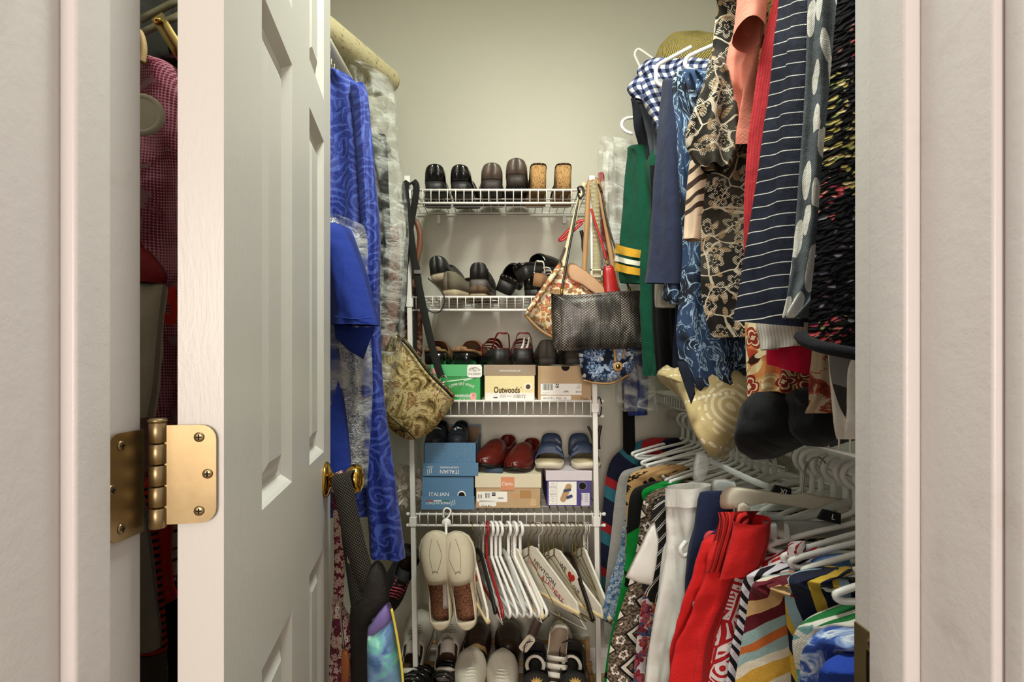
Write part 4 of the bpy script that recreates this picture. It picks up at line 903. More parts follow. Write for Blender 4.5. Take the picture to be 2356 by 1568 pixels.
# blue polo in front
polo = fabric('blue pique knit', '#22378c', .8, .3); 
pt_ = thing('polo_shirt', 'plain blue short-sleeved knit shirt in front of the robe', 'shirt', P(770, 1080, 1.2))
drape('shirt_body', polo, pr(1.30, 1.22, (520, 690, 764), (560, 690, 772), (650, 690, 772), (750, 690, 770), (860, 690, 776), (960, 690, 792), (1040, 690, 803), (1095, 690, 808)), .06, pt_, 2., .012, 3)
drape('sleeve', polo, pr(1.20, 1.17, (512, 752, 772), (535, 756, 796), (580, 760, 816), (640, 764, 838), (700, 766, 855), (738, 768, 866), (748, 769, 868)), .085, pt_, 1., .006, 4)
seq = Mt('silver sequin fabric', .25, .6, .5); sf = seq.voro(seq.uv, 330.); seq.color(seq.mix(seq.voro(seq.uv, 330., out='Color'), '#3c4664', '#c9ccd6')); seq.bump(sf, .002)
pouch('sleeve_lining', [(768, 742, 1.20), (815, 752, 1.19), (864, 752, 1.18), (850, 786, 1.19), (836, 826, 1.21), (802, 806, 1.21), (772, 776, 1.21)], 1.2, .012, polo, pt_, smooth=1, amp=.003)
MB().tube([P(770, 728, 1.150), P(815, 733, 1.135), P(860, 730, 1.150)], .0012, 5, 6).obj('hem_stitch', fabric('blue pique knit', '#22378c'), pt_)
sq = thing('sequin_gown', 'silver sequin gown under plastic beside blue knit sleeve', 'gown', P(810, 1080, 1.25))
drape('gown', seq, pr(1.28, 1.26, (500, 700, 772), (530, 700, 792), (600, 700, 808), (700, 700, 812), (800, 700, 824), (900, 700, 832), (1000, 700, 838), (1080, 700, 836)), .04, sq, 2.5, .01, 8)
drape('plastic_cover', plastic, pr(1.27, 1.25, (492, 690, 775), (508, 690, 815), (522, 690, 838), (560, 690, 846), (640, 700, 846), (760, 700, 852), (880, 700, 858), (1000, 700, 852), (1120, 700, 845)), .075, sq, 3., .015, 9, wr=.010)

# ---- seen through the gap between jamb and door
half = pat_halftone('magenta halftone print', '#c47f92', '#6f1c32', '#d0281a')
g = 'clothes seen through the hinge gap'
d_ = drape('sports_shirt', half, pr(1.0, .95, (136, 325, 372), (150, 300, 396), (175, 285, 408), (230, 280, 425), (390, 275, 440), (600, 275, 440), (800, 275, 440), (970, 275, 440), (1120, 275, 440)), .05, None, 1.5, .01, 11); tag(d_, 'magenta halftone-print sports shirt seen through the hinge gap', 'shirt', g)
t = thing('sleeve_shirt', 'beige shirt with shiny dark red yoke in the hinge gap', 'shirt', P(340, 950, .88), g)
drape('red_yoke', fabric('dark red satin', '#7a1018', .3, .1), pr(.90, .86, (-60, 250, 290), (60, 230, 296), (300, 240, 300), (540, 270, 312), (575, 290, 334), (600, 290, 358), (630, 290, 378), (652, 290, 377)), .04, t, 1.5, .008, 12)
drape('sleeve', fabric('beige jersey', '#b3a595', .9), pr(.90, .86, (648, 285, 376), (720, 285, 366), (800, 285, 358), (880, 285, 352), (960, 285, 338)), .04, t, 1.5, .006, 13)
d_ = drape('striped_shirt', pat_hstripes('red and black stripes', [(0, '#b3241e'), (.55, '#1a1012')], .0115), pr(.84, .82, (1120, 300, 348), (1200, 300, 357), (1300, 305, 365), (1400, 310, 375), (1485, 315, 380), (1500, 315, 378)), .03, None, 1., .004, 14); tag(d_, 'red and black striped shirt below the hinge', 'shirt', g)
d_ = drape('grey_sweatshirt', fabric('heather grey jersey', '#8c8278', .95), pr(.78, .77, (1120, 285, 318), (1220, 285, 338), (1320, 285, 350), (1420, 285, 362), (1445, 285, 366), (1490, 285, 368)), .03, None, 1., .004, 15); tag(d_, 'heather grey sweatshirt cuff beside red striped shirt below the hinge', 'sweatshirt', g)
d_ = drape('red_blouse', fabric('bright red jersey', '#b5201c', .8), pr(.90, .88, (1100, 330, 400), (1200, 335, 388), (1300, 350, 384), (1350, 352, 386), (1378, 355, 392), (1392, 356, 370)), .03, None, 1., .005, 16); tag(d_, 'plain bright red blouse hanging below the hinge', 'blouse', g)
d_ = drape('check_shirt', pat_hstripes('pale shirt with dark bars', [(0, '#a89c98'), (.5, '#1d1a22'), (.62, '#a89c98'), (.9, '#6b2026')], .05), pr(.94, .92, (1100, 350, 410), (1200, 355, 402), (1290, 360, 397), (1340, 360, 388)), .03, None, 1., .004, 17); tag(d_, 'pale shirt with dark bars between red top and purple stripes', 'shirt', g)
d_ = drape('purple_striped_top', pat_hstripes('purple stripes', [(0, '#5d4b5e'), (.5, '#17141a')], .012), pr(.98, .96, (1100, 370, 440), (1200, 372, 440), (1330, 374, 440), (1338, 374, 440)), .03, None, 1., .004, 18); tag(d_, 'black and mauve fine-striped top nearest the door edge', 'top', g)
d_ = drape('black_trousers', fabric('black twill', '#0b0a0b', .8), pr(1.0, .99, (1100, 330, 450), (1300, 330, 450), (1450, 330, 450), (1640, 330, 450)), .03, None, 1., .004, 19); tag(d_, 'black trousers filling the lower hinge gap', 'trousers', g)
d_ = drape('grey_trousers', fabric('grey green wool', '#565149', .9), pr(.88, .86, (1440, 290, 378), (1500, 290, 380), (1640, 290, 381)), .03, None, 1., .004, 20); tag(d_, 'grey-green trousers at the foot of the hinge gap', 'trousers', g)
hr = thing('hanger_disc', 'round cream hanger disc in front of magenta shirt', 'hanger', P(330, 265, .74), g)
hm = plain('cream hanger plastic', '#b9b09f', .3); cM = frame(P(327, 264, .75), (1, .15, 0), (0, 0, 1))
MB().tube([cM @ Vector((.0245*math.cos(a_*.3927), .0245*math.sin(a_*.3927), 0)) for a_ in range(16)], .0045, 10, 2, closed=True).obj('rim', hm, hr); MB().tube([cM @ Vector((-.004, 0, .02)), cM @ Vector((-.012, .004, .12)), cM @ Vector((-.03, .05, .35)), Vector((-.47, .80, 1.985))], .003, 6, 4).obj('stem', hm, hr); MB().plate([(.023*math.cos(a_*.3), .023*math.sin(a_*.3)) for a_ in range(21)], .003, cM).obj('disc', hm, hr, False)
bk = thing('black_handbag', 'black patent handbag with brass buckle strap above the magenta shirt', 'handbag', P(370, 150, 1.04))
pouch('bag_body', [(280, -90), (430, -90), (450, 40), (440, 160), (330, 150), (280, 60)], 1.05, .07, blk, bk, amp=.012, seed=3)
for a_, b_ in (((322, 46), (416, -2)), ((322, 78), (416, 34))): MB().ribbon([P(*a_, .97), P(*b_, .97)], .012, .004, 4, (0, 0, 1)).obj('trim_band', leather('olive strap leather', '#5a5338', .5), bk)
s0, s1 = P(362, 38, .95), P(420, 130, .95); MB().ribbon([s0, s1], .022, .005, 4).obj('strap', plain('antique brass', '#8a7748', .35, .5, 1.), bk)
MB().tube([P(364, 46, .945), P(366, 52, .945)], .007, 12).obj('stud', gold, bk)
MB().tube([P(326, 145, .93), P(330, 110, .93), P(324, 80, .93), P(312, 70, .93)], .006, 8, 5).obj('wooden_loop', plain('light wood', '#b3946a', .5), bk)

# ------------------------------------------------------------------ bags on the door knob
bur = pat_floral('burgundy paisley cotton', '#5c1a2c', [('#c9a9a0', '#8f5a5a'), ('#d8c6b4', '#5c1a2c')], 60., 5, .45, '#743046')
KN = dp(.540, .945, .035)
b1 = thing('quilted_bag', 'burgundy and cream paisley fabric bag hanging from the door knob', 'bag', P(790, 1568, 1.0))
MB().ribbon([KN+Vector((.0, .0, .012)), P(776, 1105, 1.0), P(779, 1180, 1.0), P(781, 1260, 1.0), P(780, 1330, 1.0), P(776, 1400, 1.0)], .0185, .004, 8, (1, 0, 0)).obj('strap', bur, b1)
MB().ribbon([KN+Vector((.004, -.006, .012)), P(789, 1120, .99), P(798, 1200, .99), P(806, 1290, .99), P(816, 1380, .99), P(832, 1480, .99)], .010, .004, 8, (1, 0, 0)).obj('strap', bur, b1)
pouch('bag_body', [(777, 1370), (792, 1395), (806, 1420), (826, 1480), (838, 1568), (842, 1680), (760, 1680), (757, 1568), (760, 1480), (766, 1410)], 1.0, .05, bur, b1, amp=.012, seed=2)
ch = plain('key ring steel', '#a8a49c', .25, .5, 1.)
MB().tube([P(782, 1395, .965), P(786, 1440, .965), P(792, 1490, .965)], .002, 6, 4).obj('chain', ch, b1); pouch('key_fob', [(786, 1500), (800, 1495), (806, 1530), (800, 1575), (786, 1570)], .96, .008, leather('cognac leather', '#8a4a22', .5), b1)
b2 = thing('painted_bag', 'black bag with brightly painted front hanging from the door knob', 'bag', P(870, 1600, 1.0))
wov = Mt('black woven webbing', .8, .3); wu, wv_, _ = wov.sep(wov.uv); wf = (wu*1400.).sin()*(wv_*1100.).sin(); wov.color(wov.mix(wov.step(wf, -.2, .6), '#1a1714', '#544b40')); wov.bump(wf, .0015)
MB().ribbon([KN+Vector((.012, .002, .014)), P(786, 1096, .98), P(796, 1150, .965), P(812, 1230, .955), P(834, 1310, .95), P(858, 1372, .95)], .034, .003, 8, (1, .2, .25)).obj('strap', wov, b2)
MB().ribbon([KN+Vector((.022, .0, .012)), P(795, 1110, 1.0), P(800, 1200, 1.0), P(812, 1300, .99), P(826, 1400, .98)], .026, .003, 8, (1, .2, .1)).obj('strap', wov, b2)
art = Mt('painted canvas', .6, .3); uvw = art.warp(art.uv, 10., .16); art.color(art.ramp(art.noise(uvw, 7., 3., .5, 1.6), [(0, '#23305f'), (.36, '#3d5f8f'), (.44, '#6d8fb0'), (.50, '#67b3a8'), (.55, '#a9dccb'), (.58, '#4c6fa5'), (.63, '#2a2450'), (.68, '#c9447f'), (.72, '#d8c24a')])); fin(art)
neop = plain('black ribbed nylon', '#1e1a17', .8, var=.3, vscale=90., bump=.002, bscale=120.)
pouch('bag_back', [(806, 1400), (822, 1372), (846, 1380), (858, 1440), (868, 1540), (870, 1680), (812, 1680), (806, 1500)], .985, .03, neop, b2, amp=.004, seed=1)
pouch('bag_flap', [(822, 1402), (838, 1352), (852, 1304), (872, 1288), (890, 1318), (897, 1370), (885, 1394), (852, 1428), (832, 1438)], .95, .05, neop, b2, amp=.004, seed=4)
pouch('purple_band', [(846, 1450), (866, 1412), (893, 1385), (903, 1420), (884, 1440), (856, 1462)], .94, .045, fabric('lilac canvas', '#6f5f96', .7), b2, amp=.003)
pouch('painted_front', [(846, 1446), (866, 1434), (903, 1420), (912, 1470), (922, 1530), (930, 1600), (934, 1700), (850, 1700), (846, 1560)], .94, .06, art, b2, amp=.006, seed=6)
MB().tube([P(901, 1400, .915), P(913, 1460, .915), P(925, 1540, .915), P(930, 1620, .915)], .0022, 6, 5).obj('yellow_piping', plain('yellow piping', '#c9b545', .6), b2)

# ------------------------------------------------------------------ bags on the rack posts
tap = Mt('animal tapestry', .85, .15); tw = tap.warp(tap.uv, 14., .05); tn = tap.noise(tw, 15., 5., .68, .8)
tc = tap.ramp(tn, [(0, '#241c10'), (.36, '#4a3a20'), (.43, '#8a7646'), (.48, '#b9a46c'), (.53, '#cdbd8c'), (.57, '#7c5a34'), (.62, '#a98a58'), (.68, '#d6c99c'), (.75, '#54402a')])
tl = tap.step(tap.noise(tap.vscale(tw, 1.), 110., 2.), .6, .66); tap.color(tap.mix(tl*.7, tc, '#1f170d')); tap.bump(tap.noise(tap.uv, 300., 2.), .002)
nyl = Mt('black webbing', .7, .3); nu_, nv_, _ = nyl.sep(nyl.uv); nf = (nu_*1500.).sin()*(nv_*1500.).sin(); nyl.color(nyl.mix(nyl.step(nf, 0., .7), '#161614', '#3a3a34')); nyl.bump(nf, .001)
YT = YF-.06
tb_ = thing('tapestry_bag', 'brown animal tapestry shoulder bag hung from the rack post', 'bag', P(950, 1010, YT))
pouch('bag_body', [(908, 762), (930, 775), (960, 812), (1000, 862), (1044, 904), (1040, 930), (1018, 962), (992, 992), (952, 1011), (915, 1000), (878, 962), (868, 925), (869, 860), (880, 815), (895, 782)], YT, .075, tap, tb_, amp=.006, seed=8, smooth=3)
MB().tube([P(914, 770, YT-.03), P(945, 802, YT-.04), P(985, 855, YT-.042), (P(1025, 896, YT-.036)), P(1040, 912, YT-.02)], .0042, 8, 6).obj('zipper', plain('black zipper', '#15130f', .5), tb_)
MB().tube([P(866, 905, YT-.02), P(890, 950, YT-.036), P(930, 985, YT-.036), P(952, 1006, YT-.02)], .002, 6, 6).obj('piping', plain('black zipper', '#15130f', .5), tb_)
pouch('zipper_pull', [(904, 776), (914, 772), (914, 786), (908, 792), (902, 788)], YT-.045, .006, plain('brass pull', '#b49a5a', .35, .5, 1.), tb_, smooth=0)
MB().ribbon([P(940, 418, YF-.018), P(932, 435, YF-.02), P(941, 510, YF-.02), P(953, 600, YF-.026), P(970, 690, YF-.035), P(990, 780, YF-.05), P(1006, 840, YF-.055), P(1016, 868, YF-.058)], .0235, .0022, 8, (1, 0, .2)).obj('strap', nyl, tb_)
MB().ribbon([P(950, 416, YF-.018), P(958, 436, YF-.016), P(945, 520, YF-.012), P(933, 600, YF-.02), P(928, 690, YF-.03), P(918, 765, YF-.05)], .021, .0022, 8, (1, 0, -.2)).obj('strap', nyl, tb_)
MB().tube([P(1021+8*math.cos(a_*.5236), 872+8*math.sin(a_*.5236), YT+.002) for a_ in range(12)], .0016, 6, 2, closed=True).obj('ring', ch, tb_)
MB().box((P(965, 0, YF).x-.012, YF-.034, P(0, 626, YF).z-.01), (P(965, 0, YF).x+.014, YF-.029, P(0, 626, YF).z+.002)).obj('strap_slider', ch, tb_, False)
bb_ = thing('brocade_bag', 'brown brocade bag hidden behind the rack post and crossed strap', 'bag', P(940, 830, YF+.10))
broc = pat_blotch('brown rose brocade', [(0, '#2e1c16'), (.40, '#6b3f33'), (.5, '#a67a66'), (.56, '#c9ad98'), (.62, '#7a2f2c'), (.7, '#3a241c')], 26.)
pouch('bag_body', [(928, 600), (950, 560), (970, 640), (972, 740), (968, 830), (930, 835), (912, 760), (918, 680)], YF+.06, .05, broc, bb_, amp=.008, seed=3)
MB().ribbon([P(950, 640, YF+.03), P(966, 560, YF+.03), P(962, 520, YF+.03), P(952, 505, YF+.03)], .018, .004, 8, (1, 0, 0)).obj('handle', leather('chestnut leather', '#6d3f26', .5), bb_)
MB().tube([P(985, 640, YF-.01), P(1012, 665, YF-.02), (P(1023, 690, YF-.02)), P(1012, 716, YF-.02), P(990, 716, YF-.02), P(968, 690, YF-.01)], .0022, 6, 6).obj('cord', blk2, bb_)
MB().ribbon([P(957, 660, YF+.01), P(956, 740, YF+.01), P(954, 830, YF+.02)], .013, .002, 6, (1, 0, 0)).obj('strap', nyl, bb_)
# snakeskin bag and others on the other post
def T_(y): return YF-.11
sk = thing('snakeskin_bag', 'black and grey snakeskin handbag hung from the rack post', 'handbag', P(1380, 800, YF-.1))
pouch('bag_body', [(1268, 680), (1275, 676), (1320, 678), (1400, 671), (1470, 668), (1476, 672), (1480, 700), (1490, 770), (1492, 792), (1484, 798), (1400, 803), (1300, 806), (1280, 803), (1272, 790), (1270, 740)], YF-.11, .055, pat_snake('snakeskin'), sk, amp=.004, seed=1, smooth=2, rings=9)
slw = leather('black cord leather', '#171513', .4)
MB().tube([P(1292, 668, YF-.10), P(1297, 640, YF-.09), P(1310, 570, YF-.06), P(1325, 490, YF-.03), P(1335, 445, YF-.02)], .0036, 8, 6).obj('strap', slw, sk)
MB().tube([P(1335, 445, YF-.02), P(1330, 432, YF-.03), P(1340, 430, YF-.03), P(1343, 445, YF-.03), P(1335, 455, YF-.03), P(1330, 445, YF-.02), P(1338, 436, YF-.015), P(1352, 425, YF-.005), P(1372, 420, YF-.005), P(1384, 440, YF-.03)], .0036, 8, 5).obj('strap_knot', slw, sk)
MB().tube([P(1384, 440, YF-.03), P(1395, 500, YF-.05), P(1412, 560, YF-.07), P(1432, 620, YF-.09), P(1448, 665, YF-.10)], .0030, 8, 6).obj('strap', slw, sk)
for x in (1292, 1450): MB().tube([P(x, 660, YF-.10), P(x+1, 680, YF-.105)], .0045, 8).obj('strap_clip', gold, sk)
tanl = leather('tan strap leather', '#a07a4c', .55)
fb = thing('floral_satchel', 'cream satchel with red floral print and tan trim behind snakeskin bag', 'handbag', P(1260, 780, YF-.06))
flm = pat_floral('cream floral print', '#d8cba8', [('#a9423c', '#c9a75c'), ('#7d8a5e', '#b5564c'), ('#c98f5e', '#8a5a3a')], 32., 4, .36, '#e2d9bd')
pouch('bag_body', [(1292, 606), (1330, 640), (1400, 690), (1400, 790), (1300, 790), (1270, 775), (1240, 748), (1210, 722), (1216, 708), (1250, 660)], YF-.045, .06, flm, fb, amp=.004, seed=2, smooth=2)
pouch('side_gusset', [(1284, 606), (1295, 608), (1272, 645), (1240, 690), (1216, 722), (1207, 722), (1222, 695), (1255, 648)], YF-.085, .02, flm, fb, smooth=2)
MB().tube([P(1207, 722, YF-.075), P(1228, 745, YF-.075), P(1252, 765, YF-.075), P(1290, 784, YF-.075)], .0075, 8, 6, (.6, 1)).obj('base_trim', tanl, fb)
pouch('top_flap', [(1305, 612), (1322, 606), (1370, 640), (1398, 672), (1380, 682), (1340, 655), (1310, 640)], YF-.078, .006, leather('beige leather', '#b48c66', .5), fb, smooth=2)
text('TURAS', .016, redink, frame(P(1316, 648, YF-.088), (1, 0, -.35), (.35, 0, 1)), fb)
MB().ribbon([P(1296, 612, YF-.06), P(1302, 580, YF-.045), P(1318, 520, YF-.03), P(1330, 470, YF-.025), P(1345, 420, YF-.02)], .014, .003, 8, (1, 0, .3)).obj('strap', leather('cream webbing', '#cdbf98', .8), fb)
MB().tube([P(1262, 645, YF-.07), P(1280, 618, YF-.07), P(1292, 590, YF-.06), P(1300, 570, YF-.05)], .0035, 6, 5).obj('strap_link', leather('dark link', '#3a2c1e', .5), fb)
tbg = thing('tan_strap_bag', 'tan leather strap bag tucked behind the snakeskin handbag', 'handbag', P(1380, 690, YF-.05))
MB().ribbon([P(1342, 672, YF-.06), P(1346, 590, YF-.04), P(1351, 500, YF-.03), P(1355, 425, YF-.012), P(1366, 412, YF-.004), P(1377, 424, YF-.012), P(1388, 480, YF-.03), P(1402, 560, YF-.04), (P(1420, 668, YF-.06))], .0165, .003, 8, (1, 0, 0)).obj('strap', tanl, tbg)
pouch('bag_body', [(1335, 660), (1425, 660), (1440, 780), (1330, 780)], YF-.035, .02, tanl, tbg)
cw = thing('webbing_belt', 'cream ribbed webbing strap hanging on the rack post', 'strap', P(1373, 690, YF-.03))
wbm = Mt('cream ribbed webbing', .85, .2); _, wv2, _ = wbm.sep(wbm.uv); wbm.color(wbm.mix(wbm.step((wv2*1500.).sin(), -.2, .5), '#b3a67f', '#d8cdaa')); wbm.bump((wv2*1500.).sin(), .0015)
MB().ribbon([P(1364, 418, YF-.014), P(1370, 470, YF-.02), P(1373, 560, YF-.025), P(1372, 680, YF-.03)], .024, .003, 8, (1, 0, 0)).obj('strap', wbm, cw)
q = P(1372, 628, YF-.034); MB().box((q.x-.019, q.y-.003, q.z-.012), (q.x+.019, q.y, q.z-.008)).box((q.x-.019, q.y-.003, q.z+.008), (q.x+.019, q.y, q.z+.012)).box((q.x-.019, q.y-.003, q.z-.012), (q.x-.015, q.y, q.z+.012)).box((q.x+.015, q.y-.003, q.z-.012), (q.x+.019, q.y, q.z+.012)).obj('buckle', plain('cream buckle', '#cfc6a8', .4), cw, False)
rd = thing('red_purse', 'small red leather purse hanging behind the tan strap', 'purse', P(1400, 675, YF-.05))
redp = leather('bright red leather', '#a81d1c', .35); pouch('purse_body', [(1388, 618), (1396, 611), (1410, 612), (1418, 640), (1424, 690), (1394, 690), (1388, 660)], YF-.075, .03, redp, rd, amp=.002)
MB().ribbon([P(1360, 480, YF-.045), P(1372, 520, YF-.05), P(1388, 570, YF-.06), P(1394, 596, YF-.065)], .007, .003, 6, (1, 0, 0)).obj('strap', redp, rd); MB().tube([P(1394, 596, YF-.066), P(1399, 612, YF-.07)], .003, 6).obj('clasp', gold, rd)
MB().ribbon([P(1352, 505, YF-.02), P(1330, 510, YF-.02), P(1310, 528, YF-.02), P(1287, 552, YF-.02), P(1300, 548, YF-.02), P(1320, 530, YF-.02), P(1340, 512, YF-.02)], .0085, .003, 6, (0, .3, 1)).obj('wrist_loop', redp, rd)
nb = thing('blue_floral_bag', 'navy floral fabric bag below the snakeskin bag', 'bag', P(1395, 880, YF-.05))
nvf = pat_floral('navy folk floral', '#141a2a', [('#6d86a8', '#c4c9cc'), ('#31486a', '#8fa0b4')], 18., 6, .46, '#1d2740')
pouch('bag_body', [(1331, 800), (1342, 790), (1400, 790), (1450, 795), (1459, 815), (1456, 850), (1440, 862), (1405, 878), (1370, 877), (1342, 872), (1335, 840)], YF-.065, .05, nvf, nb, amp=.003, seed=3, smooth=2)
MB().tube([P(1342, 874, YF-.066), P(1375, 881, YF-.072), P(1410, 880, YF-.07), P(1445, 862, YF-.066)], .0035, 6, 6).obj('leather_trim', tanl, nb)
MB().ribbon([P(1414, 795, YF-.096), P(1415, 815, YF-.096), P(1416, 832, YF-.096)], .009, .003, 4, (1, 0, 0)).obj('tab', tanl, nb); MB().ribbon([P(1437, 795, YF-.094), P(1436, 812, YF-.094), P(1434, 824, YF-.094)], .007, .003, 4, (1, 0, 0)).obj('tab', tanl, nb)
MB().lathe([(.0005, 0), (.015, 0), (.0155, .003), (.012, .005), (.0005, .006)], frame(P(1421, 843, YF-.094), (1, 0, 0), (0, .1, 1)), 24).obj('charm', tanl, nb); MB().lathe([(.0005, .006), (.007, .006), (.0072, .008), (.0005, .009)], frame(P(1421, 843, YF-.094), (1, 0, 0), (0, .1, 1)), 16).obj('charm_medal', plain('antique brass', '#8a7748', .35, .5, 1.), nb)
# crumpled white tissue at the rack side
tis = plain('crumpled white tissue', '#d8d1c3', .8, var=.06); m = MB(); c0 = P(935, 1120, YF+.10)
def fnb(a, b):
    th_, ph = a*6.2832, (b-.5)*3.1416; d = Vector((math.cos(ph)*math.cos(th_), math.cos(ph)*math.sin(th_), math.sin(ph))); r = .052*(1+.5*nz(d.x*2.6, d.y*2.6, d.z*2.6)+.30*nz(d.x*7, d.y*7, d.z*7)+.14*abs(nz(d.x*15, d.y*15, d.z*15)))
    return c0+Vector((d.x*r, d.y*r, d.z*r*1.15)), (a, b)
m.grid(fnb, 56, 36); tag(m.obj('crumpled_tissue', tis, None, False), 'crumpled white tissue paper stuffed beside the rack', 'paper')
# black plastic hooks
hkm = plain('dark bronze hook', '#241c18', .45)
for x0, y0, x1, y1, lb in ((1337, 530, 1342, 580, 'dark hook on the wall behind the tan strap'), (1353, 980, 1366, 1035, 'dark prong left of the rack post above the sandals'), (1382, 978, 1376, 1032, 'dark prong right of the rack post above the sandals')):
    h = MB().tube([P(x0, y0, YF+.02), P((x0+x1)/2+(2 if x0 < 1380 else -1), y0+18, YF+.02), P(x1, y1-12, YF+.015), P(x1+2, y1, YF+.015)], .0062, 8, 5, (.7, 1)); tag(h.obj('coat_hook', hkm), lb, 'hook', 'dark hooks around the rack post')
MB().tube([P(1378+6*math.cos(a_*.6), 935+22*math.sin(a_*.6), YF-.004) for a_ in range(11)], .0022, 6, 2).obj('hook_ring', hkm, rack)
# ------------------------------------------------------------------ hangers
def hook_pts(r, neck): return [(-r*.95, 0, -r*.75), (-r, 0, -r), (-r*.7, 0, -r*.25), (0, 0, 0), (r*.72, 0, -r*.3), (r, 0, -r), (r*.6, 0, -r*1.75), (0, 0, -r*2.3), (0, 0, -neck)]
def make_hanger(kind, name, label, group, half=.2, neck=.115, m=None, drop=.095):
    t = thing(name, label, 'hanger', (0, 0, 0), group, world=False)
    if kind == 'tube':
        MB().tube(hook_pts(.021, neck), .0054, 8, 4).obj('hook', m, t)
        e = half; d = drop
        MB().tube([(0, 0, -neck+.004), (.02, 0, -neck-.006), (e*.5, 0, -neck-d*.45), (e*.93, 0, -neck-d*.88), (e, 0, -neck-d*1.02), (e*.95, 0, -neck-d*1.17), (e*.8, 0, -neck-d*1.2), (0, 0, -neck-d*1.2), (-e*.8, 0, -neck-d*1.2), (-e*.95, 0, -neck-d*1.17), (-e, 0, -neck-d*1.02), (-e*.93, 0, -neck-d*.88), (-e*.5, 0, -neck-d*.45), (-.02, 0, -neck-.006)], .0050, 8, 3, closed=True).obj('body', m, t)
    elif kind == 'wire':
        MB().tube(hook_pts(.019, neck*.62), .0014, 6, 4).obj('hook', m, t)
        tw = MB()
        for s in (0, 3.14): tw.tube([(.0022*math.cos(k*.9+s), .0022*math.sin(k*.9+s), -neck*.6-k*neck*.4/14) for k in range(15)], .0012, 5)
        tw.obj('twisted_neck', m, t)
        e = half; d = drop; MB().tube([(0, 0, -neck), (.025, 0, -neck-.012), (e*.96, 0, -neck-d), (e, 0, -neck-d*1.08), (e*.96, 0, -neck-d*1.16), (-e*.96, 0, -neck-d*1.16), (-e, 0, -neck-d*1.08), (-e*.96, 0, -neck-d), (-.025, 0, -neck-.012)], .0014, 6, 3, closed=True).obj('body', m, t)
    elif kind == 'arm':             # one thick shaped bar, metal hook
        MB().tube(hook_pts(.020, neck), .0016, 6, 4).obj('hook', plain('hook steel', '#b5b2aa', .25, .5, 1.), t)
        MB().tube([(-half, 0, -neck-drop), (-half*.6, 0, -neck-drop*.5), (0, 0, -neck+.004), (half*.6, 0, -neck-drop*.5), (half, 0, -neck-drop)], .0085, 8, 6, (1.2, .7)).obj('body', m, t)
    elif kind == 'clip':            # bar with two clips
        MB().tube(hook_pts(.020, neck*.7), .0017, 6, 4).obj('hook', plain('hook steel', '#b5b2aa', .25, .5, 1.), t)
        MB().tube([(-half, 0, -neck), (-half*.5, 0, -neck+.004), (0, 0, -neck*.7), (half*.5, 0, -neck+.004), (half, 0, -neck)], .0075, 8, 5, (1, .6)).obj('body', m, t)
        for s in (-1, 1):
            c = MB().box((s*half*.86-.017, -.009, -neck-.055), (s*half*.86+.017, -.004, -neck+.012)).box((s*half*.86-.017, .004, -neck-.055), (s*half*.86+.017, .009, -neck+.012)).box((s*half*.86-.013, -.008, -neck-.02), (s*half*.86+.013, .008, -neck-.012)).obj('clip', m, t, False)
            MB().tube([(s*half*.86-.006, -.011, -neck-.03), (s*half*.86-.006, -.011, -neck+.008), (s*half*.86+.006, -.011, -neck+.008), (s*half*.86+.006, -.011, -neck-.03)], .0016, 6, 3).obj('spring', ch, c)
    elif kind == 'paper':           # wire hanger in a printed paper cape
        MB().tube(hook_pts(.019, neck*.8), .0014, 6, 4).obj('hook', m, t)
        e = half; d = drop
        MB().plate([(-.015, -neck*.85), (-e*.98, -neck-d*.95), (-e*1.02, -neck-d*1.2), (-e*.9, -neck-d*1.32), (e*.9, -neck-d*1.32), (e*1.02, -neck-d*1.2), (e*.98, -neck-d*.95), (.015, -neck*.85)], .007, frame((0, .0035, 0), (1, 0, 0), (0, 0, 1))).obj('paper_cape', paperm, t, False)
        MB().tube([(-e*1.04, 0, -neck-d*1.22), (e*1.04, 0, -neck-d*1.22)], .007, 10).obj('cardboard_tube', plain('cardboard tube', '#cdbb8e', .7), t)
        if neck: pass
    return t
paperm = plain('dry cleaner paper', '#ddd6c6', .75, var=.08, vscale=24., bump=.002, bscale=40.)
wplh = plain('white hanger plastic', '#e9e7e2', .35, .45); goldw = plain('brass wire', '#8f7f3f', .35, .5, 1.); whw = plain('white wire', '#cfcabf', .4); redh = plain('red hanger plastic', '#8f1c20', .35, .5); blkh = plain('black hanger plastic', '#1b1b1c', .4); clrh = clearp
ZR4 = P(0, 1208, YF).z+.0045
g = 'empty hangers hooked on the fourth shelf'
kinds = {}
def hang(kind, mat, x, yaw, lb, half=.2, neck=.115, drop=.095, key=None):
    """Hook over the lower rail of shelf four; the near arm comes towards the viewer, turned by yaw."""
    k = (kind, mat.mat.name, half, neck)
    if k in kinds: t = copy_tree(kinds[k]); t['label'] = lb
    else: t = make_hanger(kind, 'coat_hanger', lb, g, half, neck, mat, drop); kinds[k] = t
    p = P(x, 1200, YF+.012); t.matrix_basis = Matrix.Translation((p.x, YF+.012, ZR4+.002)) @ Matrix.Rotation(math.radians(-90+yaw), 4, 'Z'); return t
def cape_print(t, lines, side=-1):
    """Lettering and heart on the cape's visible side (local -y faces left of the hanger)."""
    M0 = frame((0, -.0045, 0), (1, 0, 0), (0, 0, 1))
    for s, x, z, sz, mt in lines: text(s, sz, mt, M0 @ Matrix.Translation((x, z, 0)) @ Matrix.Rotation(-.42, 4, 'Z'), t)
